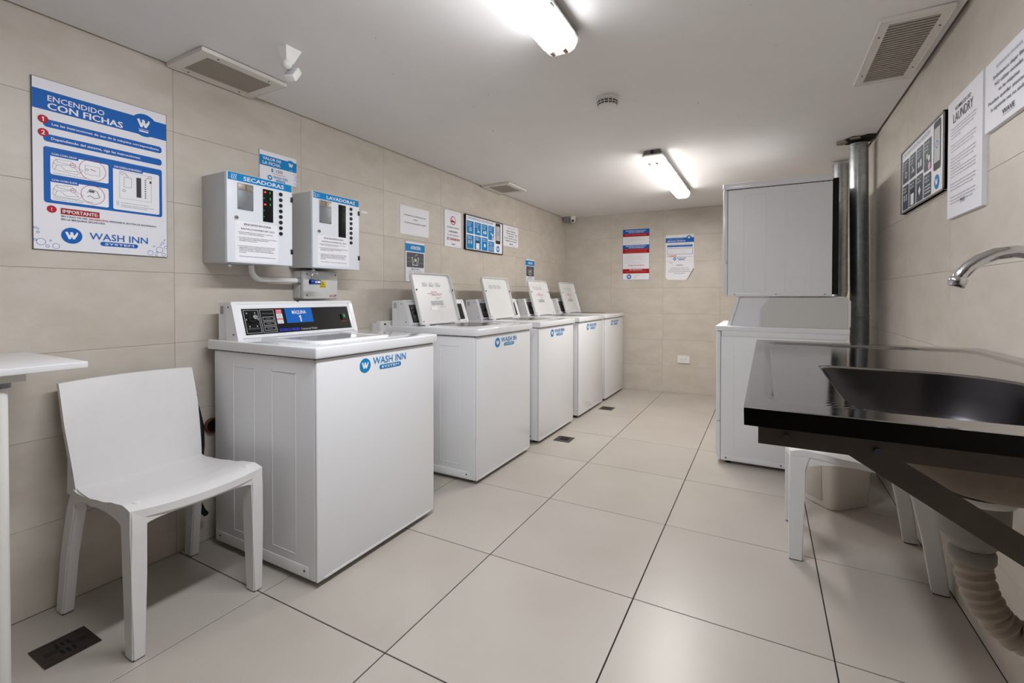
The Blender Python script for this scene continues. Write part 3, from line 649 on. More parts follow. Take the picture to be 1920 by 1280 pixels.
# ------------------------------------------------------------------ posters on the left wall
def fillers(pr, t0, t1, v0, v1, n, m, strs=None, bold=0):
    """small print set in lines; the wording follows the notices"""
    for k in range(n):
        s_ = strs[k % len(strs)]; v = v0+(v1-v0)*k/n; e_ = min(1, len(s_)/max(len(q) for q in strs))
        pr.text(s_, t0, v, v+(v1-v0)/n*.42, m, t1=t0+(t1-t0)*e_, bold=bold)
po, pr = panel('poster', 'large blue and white ENCENDIDO CON FICHAS poster, leftmost on the wall', 'poster', .391, .581, .006, 'left', .594, 1.236, edge=m_dgrey)
pr.part('heading'); pr.rect(.004, .996, .067, .182, m_blue, 1); pr.disc(.807, .115, .044, m_blue, 1)
pr.text('ENCENDIDO', .0993, .093, .124, m_pw, t1=.49, bold=.008); pr.text('CON FICHAS', .0993, .135, .172, m_pw, t1=.629, bold=.035)
pr.wlogo(.8, .105, .034, None); pr.text('WASH INN', .755, .142, .149, m_pw, t1=.845, bold=.01); pr.rect(.76, .84, .153, .162, m_pw, 3, r=1)
pr.part('instructions'); pr.rect(.07, .955, .234, .279, m_blue, 1, r=.01); pr.rect(.07, .955, .32, .364, m_blue, 1, r=.01)
pr.text('Lea las instrucciones de uso de la máquina correspondiente', .125, .2495, .263, m_pw, t1=.93, bold=.02); pr.text('Dependiendo del sistema, siga las instrucciones:', .12, .335, .349, m_pw, t1=.77, bold=.02)
for v, s_ in ((.238, '1'), (.316, '2')): pr.disc(.07, v, .0135, m_red, 3); pr.text(s_, .07, v-.012, v+.012, m_pw, bold=.03, al='c', lay=5)
pr.part('diagrams'); pr.rect(.07, .955, .393, .722, m_blue, 1, r=.008)
for q in ((.113, .516, .431, .552), (.113, .516, .584, .705), (.55, .93, .433, .708)): pr.rect(*q, m_pw, 2, r=.006)
for q, s_ in (((.113, .30, .42, .444), 'CON COIN DROP'), ((.113, .30, .573, .597), 'CON COIN SLIDE'), ((.55, .79, .42, .446), 'CON CONSOLA DE ENCENDIDO')):
    pr.rect(*q, m_blue, 3, r=.003); pr.text(s_, q[0]+.008, q[2]+.006, q[3]-.008, m_pw, t1=q[1]-.012, bold=.02, lay=5)
for v0 in (.455, .608):   # line drawings of a washer top
    q = lambda a, b: (.13+a*.2, v0+b*.075)
    for pts in ([(0, .35), (.1, .05), (.62, .0), (.7, .3), (.12, .5), (0, .35)], [(.1, .05), (.15, .25), (.7, .3)], [(.12, .5), (.05, .9), (.8, 1.0), (1.0, .6), (.7, .3)], [(.25, .52), (.42, .82), (.85, .75), (.68, .42)], [(.0, .35), (-.02, .8), (.05, .9)]): pr.stroke([q(*p) for p in pts], .0009, m_dgrey, 3)
    pr.ring(.40, v0+.03, .038 if v0 < .5 else .034, .0014, m_red, 4); pr.ring(.262, v0+.022, .008, .0012, m_red, 4)
pr.stroke([(.345, .462), (.345, .515), (.45, .515), (.45, .462), (.345, .462)], .0009, m_grey, 4); pr.stroke([(.385, .48), (.42, .488)], .002, m_red, 5); pr.ring(.36, .487, .004, .001, m_dgrey, 5)
pr.stroke([(.36, .63), (.38, .605), (.43, .615), (.45, .65), (.41, .66), (.38, .645), (.36, .655)], .0016, m_ink, 4); pr.rect(.375, .41, .612, .625, m_dgrey, 5)
pr.text('Introduzca la ficha en la ranura', .13, .538, .545, m_ink, t1=.35); pr.text('Coloque la ficha en la ranura, empuje', .13, .682, .688, m_ink, t1=.40); pr.text('el accionador hasta el fondo.', .13, .693, .699, m_ink, t1=.33)
pr.stroke([(.60, .455), (.60, .63), (.86, .63), (.86, .455), (.60, .455)], .0008, m_grey, 3); pr.stroke([(.635, .49), (.635, .555), (.695, .555), (.695, .49), (.635, .49)], .001, m_dgrey, 3)
pr.rect(.735, .775, .478, .61, m_ink, 3)
for k in range(9): pr.disc(.81, .488+k*.0147, .0025, m_ink, 3, 10)
pr.rect(.845, .862, .487, .503, m_ink, 4); pr.ring(.635, .578, .005, .0012, m_dgrey, 3); pr.ring(.62, .467, .006, .001, m_cyan, 3); pr.ring(.85, .462, .006, .001, m_cyan, 3)
pr.stroke([(.64, .462), (.67, .485)], .0018, m_red, 4); pr.stroke([(.835, .468), (.815, .478)], .0018, m_red, 4)
pr.text('1', .62, .463, .471, m_cyan, al='c'); pr.text('2', .85, .458, .466, m_cyan, al='c')
pr.text('Introduzca la ficha en la ranura', .61, .656, .662, m_ink, t1=.84); pr.text('Presione el número de máquina donde', .61, .671, .677, m_ink, t1=.88); pr.text('previamente colocó sus prendas.', .61, .681, .687, m_ink, t1=.83)
for v in (.658, .674): pr.ring(.585, v, .004, .0009, m_cyan, 3)
pr.part('notice'); pr.disc(.119, .758, .0125, m_red, 2); pr.rect(.117, .121, .748, .761, m_pw, 3); pr.disc(.119, .7655, .0013, m_pw, 3)
pr.rect(.177, .447, .744, .781, m_dred, 1); pr.text('IMPORTANTE:', .19, .753, .773, m_pw, t1=.435, bold=.02)
pr.text('EN CASO DE SER', .18, .788, .798, m_navy, t1=.36, bold=.02); pr.text('SECARROPAS', .37, .788, .798, m_red, t1=.51, bold=.02); pr.text('PRESIONE EL BOTÓN DE ENCENDIDO', .52, .788, .798, m_navy, t1=.9, bold=.02); pr.text('EN LA MÁQUINA SECADORA.', .18, .806, .816, m_navy, t1=.49, bold=.02)
pr.part('logo'); pr.wlogo(.25, .905, .028, m_blue); pr.text('WASH INN', .372, .876, .917, m_blue, t1=.827, bold=.008); pr.rect(.45, .745, .926, .953, m_blue, 1, r=1); pr.text('SYSTEM', .485, .933, .946, m_pw, t1=.71, bold=.02)
pr.part('bubbles')
for t, v, r_ in ((.05, .955, .012), (.145, .985-.01, .0095), (.09, .978, .005), (.11, .945, .003), (.012, .945, .004), (.03, .9, .004), (.03, .88, .003), (.012, .875, .0035), (.85, .975, .01), (.93, .95, .012), (.905, .97, .004), (.985, .93, .006), (.96, .9, .005), (.975, .88, .003), (.965, .982, .007), (.88, .93, .003), (.94, .915, .003), (.90, .99, .004)):
    pr.ring(t, v, r_, .0013, m_blue, 1, 18)
pr.build(po)

po, pr = panel('price_sign', 'small blue and white VALOR DE LA FICHA sign above the SECADORAS box', 'sign', .2, .146, .004, 'left', 1.376, 1.646, edge=m_lgrey)
pr.part('heading'); pr.rect(.005, .995, .16, .5, m_cyan, 1); pr.disc(.83, .29, .026, m_cyan, 1); pr.text('VALOR DE', .08, .21, .3, m_pw, t1=.56, bold=.02); pr.text('LA FICHA', .08, .35, .45, m_pw, t1=.54, bold=.02); pr.wlogo(.83, .28, .021, None)
pr.text('WASH', .78, .445, .47, m_pw, t1=.88)
pr.part('price'); pr.text('$', .3, .55, .66, m_cyan, bold=.03); pr.text('1500', .43, .56, .66, m_ink, t1=.6); pr.rect(.34, .68, .71, .722, m_dred, 1)
pr.part('logo'); pr.brand(.2, .74, .76, .98, .0125, 'WASH INN', m_cyan, m_cyan)
pr.part('bubbles')
for t, v, r_ in ((.93, .56, .006), (.97, .63, .004), (.96, .7, .006), (.98, .8, .005), (.94, .9, .005), (.98, .92, .004), (.93, .77, .003)): pr.ring(t, v, r_, .001, m_cyan, 1, 14)
pr.build(po)

po, pr = panel('paper_notice', 'blank-edged white landscape sheet above the ATENCIÓN notice, three short text lines', 'notice', .295, .196, .002, 'left', 2.347, 1.5)
po.rotation_euler = (0, 0, pi/2-.012)
pr.part('lettering'); pr.text('SE INFORMA QUE A PARTIR DEL DIA LUNES', .13, .3, .335, m_ink, t1=.88, bold=.02); pr.text('20/06/23', .44, .42, .455, m_ink, t1=.6, bold=.02); pr.text('EL COSTO DE LA FICHA SERA DE $ 1500,00*', .14, .56, .6, m_ink, t1=.88, bold=.02); pr.build(po)

def attention(y, z, label):
    po, pr = panel('attention_sign', label, 'sign', .2, .278, .004, 'left', y, z, edge=m_lgrey, group='ATENCIÓN signs with a grey diagram')
    pr.part('heading'); pr.rect(.005, .995, .055, .245, m_cyan, 1); pr.text('ATENCIÓN', .26, .11, .19, m_pw, t1=.76, bold=.03)
    pr.part('diagram'); pr.rect(.06, .95, .27, .64, m_dgrey, 1, r=.006)
    pr.stroke([(.33, .42), (.36, .58), (.62, .58), (.67, .42)], .004, m_pw, 2); pr.stroke([(.4, .44), (.42, .55)], .003, m_pw, 2); pr.stroke([(.58, .44), (.56, .55)], .003, m_pw, 2)
    pr.stroke([(.5, .36), (.53, .33), (.6, .32)], .0025, m_pw, 2); pr.rect(.46, .55, .42, .49, mat('pale yellow print', '#d9e29a', .5), 2)
    for q in ((.34, .4), (.65, .4)): pr.disc(q[0], q[1], .005, m_pw, 2, 10)
    for q in ((.1, .41), (.1, .5), (.78, .42), (.78, .52)): pr.rect(q[0], q[0]+.14, q[1], q[1]+.006, m_lgrey, 2)
    pr.part('lettering'); pr.text('IMPORTANTE', .3, .67, .7, m_cyan, t1=.72, bold=.02)
    for k, s_ in enumerate(('COLOQUE EL JABON Y EL SUAVIZANTE', 'EN EL COMPARTIMENTO INDICADO', 'ANTES DE INICIAR EL LAVADO')): pr.text(s_, .15, .73+k*.04, .745+k*.04, m_dgrey, t1=.82-k*.05)
    pr.build(po)
attention(2.396, 1.178, 'ATENCIÓN sign behind the nearest raised washer lid, below the landscape sheet')
attention(4.174, 1.185, 'ATENCIÓN sign farthest along the left wall, above the far washers')

po, pr = panel('shoe_notice', 'white portrait notice with a red no-shoes symbol and SE DAÑARAN', 'notice', .218, .285, .004, 'left', 2.827, 1.461, edge=m_lgrey)
pr.part('lettering'); pr.text('ESTIMADOS USUARIOS', .25, .055, .075, m_lgrey, t1=.78); pr.text('Prohibido introducir', .15, .44, .475, m_ink, t1=.88, bold=.01); pr.text('calzado', .25, .535, .595, m_ink, t1=.78, bold=.02)
pr.text('en estas máquinas', .16, .65, .68, m_ink, t1=.85, bold=.01); pr.text('SE DAÑARAN', .14, .74, .81, m_dred, t1=.9, bold=.03); pr.text('WAVE', .42, .895, .93, m_ink, t1=.62, bold=.02); pr.rect(.55, .95, .96, .966, m_lgrey, 1)
pr.part('symbol'); pr.ring(.5, .265, .034, .006, m_dred, 2, 30); pr.poly([pr.P(.38, .3), pr.P(.38, .25), pr.P(.47, .27), pr.P(.6, .28), pr.P(.63, .31), pr.P(.42, .32)], m_dred, 2); pr.stroke([(.39, .2), (.61, .33)], .005, m_dred, 3); pr.build(po)

po, pr = panel('framed_guide', 'dark-framed landscape guide with blue cards, on the left wall', 'framed sign', .602, .29, .014, 'left', 3.087, 1.46, face=m_pw)
mb = MB()
for q in ((0, .602, 0, .007), (0, .602, .283, .29), (0, .007, 0, .29), (.595, .602, 0, .29)): mb.box(q[0], q[1], -.019, -.0, q[2], q[3], mat('dark bronze frame', '#3c2f2a', .4, .4), .001)
mb.build('frame', po)
def guide(pr, cardm, al):
    pr.part('heading'); pr.text('¿CÓMO LAVAR TU ROPA CON LA APLICACIÓN?', .04, .06, .115, al, t1=.72)
    pr.part('cards')
    C_ = [(.035, .205), (.225, .39), (.41, .565), (.585, .745)]
    for k, (a0, a1) in enumerate(C_):
        b1 = .53 if k < 3 else .6; pr.rect(a0, a1, .17, b1, cardm, 1, r=.006); pr.rect(a0, a1, .57 if k < 3 else .64, .955, cardm, 1, r=.006)
        for j, wd in enumerate(('Descargá', 'la app', 'gratis')): pr.text(wd, a0+.02, .2+j*.045, .225+j*.045, m_pw, t1=a0+.1+.02*(j == 0), bold=.01)
        for j, wd in enumerate(('Elegí la', 'máquina')): pr.text(wd, a0+.02, (.6 if k < 3 else .67)+j*.05, (.63 if k < 3 else .7)+j*.05, m_pw, t1=a0+.12, bold=.01)
    pr.rect(.1, .15, .36, .45, m_pw, 2); pr.rect(.11, .14, .375, .435, cardm, 3); pr.stroke([(.3, .36), (.33, .42), (.29, .45)], .006, m_pw, 3); pr.disc(.34, .44, .007, m_pw, 3)
    pr.rect(.45, .48, .38, .46, m_pw, 2); pr.rect(.5, .53, .36, .46, m_pw, 2); pr.disc(.66, .4, .012, mat('pale print', '#b9d7b4', .5), 3); pr.disc(.7, .44, .012, m_pw, 3); pr.disc(.71, .55, .016, mat('pink print', '#e5b8dd', .5), 4)
    for a in (.07, .13): pr.rect(a, a+.035, .72, .82, m_lgrey, 2)
    pr.rect(.265, .345, .7, .77, m_ink, 2); pr.rect(.265, .345, .77, .94, m_pw, 2, r=.003); pr.poly([pr.P(.49, .74), pr.P(.52, .8), pr.P(.49, .87), pr.P(.46, .8)], m_pw, 3)
    for k in range(3): pr.rect(.605, .73, .8+k*.045, .82+k*.045, m_lgrey, 2)
    pr.part('phone_picture'); pr.rect(.79, .93, .04, .68, m_ink, 1, r=.012); pr.rect(.805, .915, .13, .58, m_lgrey, 2); pr.ring(.86, .35, .016, .005, m_cyan, 3)
    pr.part('logo'); pr.wlogo(.86, .84, .028, m_cyan)
guide(pr, m_cyan, m_cyan); pr.build(po)
po, pr = panel('coin_notice', 'small white landscape notice right of the framed blue guide', 'notice', .3, .2, .004, 'left', 3.713, 1.55, edge=m_lgrey)
pr.part('lettering'); pr.text('ESTIMADOS USUARIOS', .25, .1, .13, m_grey, t1=.75)
for k, (s_, a0, a1) in enumerate((('Solicitamos dejar libre', .2, .8), ('NO utilizar monedas', .22, .72), ('en las máquinas', .28, .68), ('Pueden quedar atascadas', .08, .92), ('la siguiente vez usarán', .14, .88))): pr.text(s_, a0, .23+k*.115, .28+k*.115, m_ink, t1=a1, bold=.02)
pr.text('WAVE', .4, .83, .9, m_ink, t1=.62, bold=.02); pr.rect(.55, .92, .955, .963, m_lgrey, 1)
pr.part('symbol'); pr.ring(.84, .43, .017, .004, mat('ochre print', '#c48a2a', .5), 4); pr.stroke([(.8, .37), (.88, .49)], .003, mat('ochre print', '#c48a2a', .5), 4); pr.build(po)

# back wall
po, pr = panel('rules_poster', 'tall red white and blue rules poster on the back wall', 'poster', .302, .583, .004, 'back', -1.472, 1.268, edge=m_blue)
pr.part('washer_heading'); pr.rect(.005, .995, .002, .085, m_blue, 1); pr.rect(.005, .995, .085, .145, m_dred, 1)
pr.part('dryer_heading'); pr.rect(.005, .995, .31, .385, m_blue, 1); pr.rect(.005, .995, .385, .475, m_dred, 1)
pr.part('warning_heading'); pr.rect(.005, .995, .785, .875, m_dred, 1)
for v in (.022, .325): pr.part('washer_heading' if v < .1 else 'dryer_heading'); pr.text('RECOMENDACIONES PARA EL', .12, v, v+.018, m_pw, t1=.88, bold=.03); pr.text('USO DEL LAVARROPAS' if v < .1 else 'USO DEL SECARROPAS', .22, v+.03, v+.047, m_pw, t1=.8, bold=.03)
pr.part('washer_heading'); pr.text('RESPETE LAS INDICACIONES DE CARGA', .08, .1, .118, mat('pale red print', '#ee8888', .5), t1=.9)
pr.part('dryer_heading'); pr.text('LIMPIE EL FILTRO ANTES Y DESPUES DEL USO', .08, .4, .413, mat('pale red print', '#ee8888', .5), t1=.9); pr.text('NO SOBRECARGUE LA MAQUINA', .1, .44, .455, mat('pale red print', '#ee8888', .5), t1=.88)
pr.part('warning_heading'); pr.text('MUY IMPORTANTE', .26, .797, .815, m_pw, t1=.74, bold=.03); pr.text('CUALQUIER DUDA COMUNIQUESE CON NOSOTROS', .1, .835, .848, mat('pale red print', '#ee8888', .5), t1=.9)
pr.part('lettering')
S1 = ['Separe la ropa blanca de la ropa de color.', 'Revise los bolsillos antes de cargar.', 'No exceda la capacidad del tambor de la máquina.', 'Use la cantidad justa de jabón en polvo.', 'Cierre bien la tapa.', 'No deje prendas dentro al terminar el ciclo completo.']
fillers(pr, .07, .93, .165, .3, 7, m_grey, S1); fillers(pr, .07, .93, .49, .69, 11, m_grey, S1[::-1]); pr.text('NORMAS DE SEGURIDAD', .2, .705, .722, m_dred, t1=.82, bold=.03); fillers(pr, .06, .95, .735, .775, 2, m_lgrey, S1[1:3])
pr.part('logo'); pr.wlogo(.24, .937, .027, m_blue); fillers(pr, .42, .9, .895, .98, 4, m_grey, ['Servicio técnico', 'Horario de atención lunes a viernes', 'Consultas', 'Reclamos']); pr.build(po)

po, pr = panel('service_sign', 'blue and white SERVICIO TECNICO sign on the back wall, above AVISO', 'sign', .3, .292, .004, 'back', -.992, 1.472, edge=m_lgrey)
pr.part('heading'); pr.rect(.003, .997, .12, .3, m_blue, 1); pr.disc(.82, .14, .028, m_blue, 1); pr.wlogo(.82, .12, .024, None); pr.text('CÓMO SOLICITAR', .06, .145, .18, mat('pale blue print', '#7fc4f0', .5), t1=.62, bold=.01); pr.text('SERVICIO TÉCNICO', .06, .22, .265, m_pw, t1=.7, bold=.03)
pr.part('lettering'); pr.text('SI LA MAQUINA PRESENTA ALGUN PROBLEMA AVISE', .09, .34, .36, mat('orange print', '#c4562c', .5), t1=.86, bold=.01); pr.rect(.05, .95, .395, .47, m_blue, 1, r=.006); pr.text('Comuníquese por teléfono o mensaje', .1, .415, .44, mat('pale blue print', '#7fc4f0', .5), t1=.88)
for q in ((.06, .95, .51, .522), (.06, .95, .74, .752)): pr.rect(*q, m_blue, 1)
pr.rect(.06, .07, .51, .752, m_blue, 1); pr.rect(.94, .95, .51, .752, m_blue, 1); fillers(pr, .12, .48, .55, .73, 3, m_lgrey, ['Lunes a viernes', 'de 8 a 18 hs', 'Sábados']); fillers(pr, .52, .88, .55, .73, 3, m_lgrey, ['Nombre y apellido', 'Dirección', 'N° máquina'])
pr.rect(.11, .38, .785, .83, mat('orange print', '#c4562c', .5), 1); pr.text('IMPORTANTE', .13, .795, .82, m_pw, t1=.36, bold=.02); pr.disc(.06, .815, .005, m_dred, 1); pr.rect(.11, .95, .84, .847, mat('orange print', '#c4562c', .5), 1)
pr.part('logo'); pr.brand(.27, .72, .86, .98, .016, 'WASH INN', m_blue, m_blue); pr.build(po)
pts = [(.02, .0), (.2, -.004), (.235, .008), (.298, .11), (.3, .212), (.002, .209), (.0, .03)]
po, pr = panel('aviso_notice', 'white AVISO sheet with curled lower corners, under the service sign', 'notice', .3, .21, .003, 'back', -.992, 1.262, pts=pts)
pr.part('lettering'); pr.text('AVISO', .38, .2, .26, m_dgrey, t1=.62, bold=.02)
for k, (s_, a0, a1) in enumerate((('A PARTIR DEL LUNES 19 DE', .17, .81), ('JUNIO EL PRECIO DE LA FICHA', .14, .86), ('PARA EL USO DE LAS MAQUINAS', .1, .88), ('SERA DE $1500', .3, .67))): pr.text(s_, a0, .36+k*.095, .395+k*.095, m_dgrey, t1=a1, bold=.02)
pr.part('logo'); pr.rect(.12, .28, .07, .08, m_grey, 1); pr.rect(.16, .24, .09, .105, m_grey, 1); pr.build(po)
mb = MB(); mb.prism([(.235, .008), (.298, .11), (.294, .125), (.225, .0)], -.006, -.001, 'y', m_board); mb.build('curled_corner', po)
# wall socket
so, pr = panel('wall_socket', 'white wide double socket low on the back wall', 'socket', .128, .083, .012, 'back', -.86, .335, face=m_pvc)
for x in (.03, .07):
    mb = MB(); mb.box(x, x+.03, -.0145, -.011, .02, .062, m_pvc, .001)
    for x_ in (x+.01, x+.017): mb.box(x_, x_+.0015, -.0152, -.0138, .038, .052, m_dgrey)
    mb.build('socket_module', so)

# right wall
po, pr = panel('framed_guide', 'framed landscape guide with dark cards on the right wall', 'framed sign', .612, .30, .014, 'right', 2.883, 1.482, face=m_pw)
mb = MB()
for q in ((0, .612, 0, .007), (0, .612, .293, .30), (0, .007, 0, .30), (.605, .612, 0, .30)): mb.box(q[0], q[1], -.019, -.0, q[2], q[3], mat('grey frame', '#8b8580', .4, .4), .001)
mb.build('frame', po); guide(pr, mat('print slate', '#4a5560', .4), m_grey); pr.build(po)
po, pr = panel('laundry_rules', 'tall white NORMAS DE USO LAUNDRY board on the right wall', 'notice', .306, .42, .012, 'right', 2.245, 1.365, face=m_paper)
pr.part('heading'); pr.text('NORMAS DE USO', .24, .075, .105, m_ink, t1=.7, bold=.01); pr.text('LAUNDRY', .18, .125, .2, m_ink, t1=.76)
pr.part('lettering'); S2 = ['El laundry es de uso exclusivo de los residentes del edificio.', 'Horario de uso: todos los días de 8 a 22 horas sin excepción.', 'Retire la ropa al finalizar el ciclo de lavado o secado.', 'Mantenga limpio el lugar.', 'No se permite el ingreso de menores sin compañía de un adulto.', 'No introducir calzado ni alfombras en las máquinas de lavado.']
v = .24
for n_ in (4, 3, 7, 3, 3):
    fillers(pr, .12, .86, v, v+n_*.026, n_, m_ink, S2[:n_] if n_ < 6 else S2); v += n_*.026+.035
pr.part('logo'); pr.text('WAVE', .42, .87, .895, m_ink, t1=.56, bold=.02); pr.rect(.42, .56, .9, .903, m_ink, 1); pr.build(po)
po, pr = panel('coin_rules_board', 'white board at the top right edge, right of the LAUNDRY board', 'notice', .31, .205, .012, 'right', 1.92, 1.578, face=m_paper)
pr.part('lettering'); pr.text('ESTIMADOS USUARIOS', .25, .13, .17, m_grey, t1=.75)
for k, (s_, a0, a1) in enumerate((('Solicitamos dejar libre', .18, .82), ('NO utilizar monedas', .22, .76), ('en las máquinas', .3, .7), ('Pueden quedar atascadas y', .08, .92), ('la siguiente vez no andarán', .14, .88))): pr.text(s_, a0, .25+k*.11, .3+k*.11, m_dgrey, t1=a1, bold=.01)
pr.text('WAVE', .38, .83, .9, m_ink, t1=.62, bold=.02); pr.rect(.38, .62, .915, .92, m_ink, 1); pr.build(po)

# ------------------------------------------------------------------ sink on the right wall
sk = empty('sink_counter', 'stainless steel sink counter with draining board mounted on the right wall', 'sink', (0, 0, .914))
OX, OY, OZ = 0, 0, .914
def rrect(cx, cy, hx, hy, radii):
    """distance along a ray from c to a rounded rectangle; radii for quadrants (+,+),(-,+),(-,-),(+,-)"""
    def sdf(x, y):
        x -= cx; y -= cy; r_ = radii[0 if x >= 0 and y >= 0 else 1 if y >= 0 else 2 if x < 0 else 3]
        qx, qy = abs(x)-hx+r_, abs(y)-hy+r_
        return min(max(qx, qy), 0)+hypot(max(qx, 0), max(qy, 0))-r_
    return sdf
BC = (.285, 1.10)
outer = rrect((-.027+.604)/2, (.757+1.97)/2, (.604+.027)/2, (1.97-.757)/2, (.002,)*4)
def inset(x0, x1, y0, y1, R): return rrect((x0+x1)/2, (y0+y1)/2, (x1-x0)/2, (y1-y0)/2, R)
angs = [2*pi*k/150 for k in range(150)]
for X_, Y_ in ((-.027, .757), (.604, .757), (.604, 1.97), (-.027, 1.97)):
    a = atan2(Y_-BC[1], X_-BC[0]) % (2*pi); j = min(range(len(angs)), key=lambda i: abs(angs[i]-a)); angs[j] = a
def loop(sdf, z):
    out_ = []
    for a in angs:
        lo_, hi_ = 0, 1.4
        for _ in range(34):
            m_ = (lo_+hi_)/2
            if sdf(BC[0]+cos(a)*m_, BC[1]+sin(a)*m_) > 0: hi_ = m_
            else: lo_ = m_
        out_.append((BC[0]+cos(a)*lo_, BC[1]+sin(a)*lo_, z-OZ))
    return out_
def skin(mb, loops, m, smooth=True, close=True):
    n = len(loops[0]); vs2 = sum(loops, [])
    mb.add(vs2, [(i*n+k, i*n+(k+1) % n, (i+1)*n+(k+1) % n, (i+1)*n+k) for i in range(len(loops)-1) for k in range(n)], m, smooth)
    if close: mb.add(loops[-1], [tuple(range(n))], m)
RB = (.15, .03, .06, .15)
def bowl(k, kl=None, ky=None):
    kl = k if kl is None else kl; ky = k if ky is None else ky
    return inset(.121+kl, .465-k, .852+ky, 1.362-ky, tuple(max(.012, r_-max(0, k)*.6+(kl*.3 if i_ in (1, 2) and kl > 0 else 0)) for i_, r_ in enumerate(RB)))
mb = MB()
skin(mb, [loop(outer, .914), loop(inset(-.022, .6, .762, 1.965, (.004,)*4), .9145), loop(inset(.0, .57, .815, 1.90, (.05,)*4), .9145)], m_steel, False, False)
skin(mb, [loop(inset(.0, .57, .815, 1.90, (.05,)*4), .9145), loop(inset(.006, .564, .821, 1.894, (.045,)*4), .913), loop(inset(.014, .556, .829, 1.886, (.045,)*4), .9095)], m_steel, True, False)
skin(mb, [loop(inset(.014, .556, .829, 1.886, (.045,)*4), .9095), loop(bowl(-.004), .9075)], m_steel, False, False)
skin(mb, [loop(bowl(-.004), .9075), loop(bowl(-.001), .9065), loop(bowl(.0015), .903)], m_steel, True, False)
mb.build('worktop', sk, (0, 0, 0), norm=False)
mb = MB()
BL = [(.003, .005, .003, .895), (.009, .018, .009, .86), (.016, .045, .02, .82), (.024, .08, .03, .797), (.04, .12, .05, .784), (.06, .15, .08, .779), (.09, .18, .13, .777)]
skin(mb, [loop(bowl(.0015), .903)]+[loop(bowl(a_, b_, c_), z_) for a_, b_, c_, z_ in BL], m_bowl)
mb.build('bowl', sk)
mb = MB()
skin(mb, [loop(bowl(a_-.003, b_-.003, c_-.003), z_-.003) for a_, b_, c_, z_ in BL], m_under); mb.build('bowl_shell', sk)
mb = MB()
skin(mb, [loop(outer, .914), loop(inset(-.0275, .604, .7565, 1.9705, (.002,)*4), .912), loop(inset(-.027, .604, .757, 1.97, (.002,)*4), .888), loop(inset(-.02, .598, .764, 1.963, (.002,)*4), .886)], m_rim, False, False); mb.build('rim', sk)
mb = MB(); mb.box(-.018, .598, .77, 1.96, -.03, -.024, m_iron)
mb.box(-.018, .112, .77, 1.96, -.03, -.0075, m_iron)
mb.build('underside', sk) if False else None
e = MB(); e.lathe([(.035, 0), (.035, .002), (.02, .0005)], (.335, BC[1], -.1368), m_chrome, 24); e.build('strainer', sk)
# brackets
for yb, nm in ((.80, 'bracket'), (1.92, 'bracket')):
    mb = MB(); mb.box(-.008, .604, yb-.002, yb+.002, -.062, -.029, m_iron); mb.box(-.008, .604, yb, yb+.03, -.033, -.029, m_iron)
    p0, p1 = Vector((.115, -.048)), Vector((.60, -.345)); d_ = (p1-p0).normalized(); n_ = Vector((-d_.y, d_.x))*.0165
    mb.prism([tuple(p0-n_), tuple(p1-n_), tuple(p1+n_), tuple(p0+n_)], yb+.0021, yb+.006, 'y', m_iron)
    mb.box(.599, .606, yb-.02, yb+.02, -.40, -.03, m_iron); mb.build(nm, sk)
    for q in ((.03, -.046), (.14, -.05)): one('lathe', [(.0045, -.009), (.004, -.004), (.0045, .002)], (q[0], yb, q[1]), m_dgrey, 10, 'y').build('bolt', sk)
mb = MB(); mb.box(.05, .07, .80, 1.92, -.04, -.026, m_iron); mb.build('cross_rail', sk)
# tap
tp = empty('swan_neck_tap', 'chrome swan neck tap reaching over the sink from the right wall', 'tap', (XR, 1.2, 1.075))
pth = []
ctl = [(-.272, .034), (-.268, .045), (-.256, .062), (-.24, .075), (-.218, .086), (-.19, .09), (-.15, .082), (-.1, .062), (-.06, .035), (-.045, .01)]
mb = MB(); mb.tube([(x, 0, z) for x, z in ctl], .0118, m_chrome, 20); sp_ = mb.build('spout', tp)
mb = MB(); d_ = Vector((-.272+.268, 0, .034-.045)).normalized(); p0 = Vector((-.272, 0, .034)); mb.tube([p0-d_*.008, p0-d_*.006, p0+d_*.009, p0+d_*.011], [.0125, .0145, .0145, .012], m_chrome, 20); mb.build('aerator', sp_)
mb = MB(); mb.tube([(-.045, 0, .012), (-.045, 0, -.045)], .02, m_chrome, 20); mb.tube([(0, 0, -.03), (-.05, 0, -.03)], .016, m_chrome, 18); mb.tube([(-.001, 0, -.03), (-.008, 0, -.03)], .03, m_chrome, 24); mb.build('body', tp)
for s_ in (-1, 1):
    mb = MB(); mb.tube([(-.045, 0, -.03), (-.045, s_*.06, -.03)], .014, m_chrome, 16); mb.tube([(-.045, s_*.06, -.03), (-.045, s_*.085, -.03)], [.022, .019], m_chrome, 8); mb.build('handle', tp)
# drain trap
tr = empty('sink_drain', 'grey waste fitting and pale corrugated hose under the sink', 'drain pipe', (.33, 1.10, .703))
mb = MB(); mb.lathe([(.018, .068), (.018, .0), (.05, .0), (.053, .027), (.056, .028), (.056, .02), (.052, .018), (.05, -.045), (.03, -.07), (.022, -.075)], (0, 0, 0), mat('waste plastic', '#86807a', .45), 28); mb.lathe([(.058, .03), (.0595, .024), (.058, .018)], (0, 0, 0), m_pvc, 28, cap=False); mb.build('waste_body', tr)
pth = [Vector((.0, 0, -.07)), Vector((.002, -.0, -.11)), Vector((.012, 0, -.15)), Vector((.028, -.0, -.185)), Vector((.052, .0, -.21)), Vector((.085, 0, -.22)), Vector((.118, 0, -.205)), Vector((.145, 0, -.175)), Vector((.19, 0, -.15)), Vector((.24, 0, -.14)), Vector((.283, 0, -.14))]
fine = []; rad = []
for i in range(len(pth)-1):
    for k in range(10): fine.append(pth[i].lerp(pth[i+1], k/10)); j = i*10+k; rad.append((.024+.0045*(1 if (j % 4) < 2 else 0)) if i > 0 else .02+.001*k)
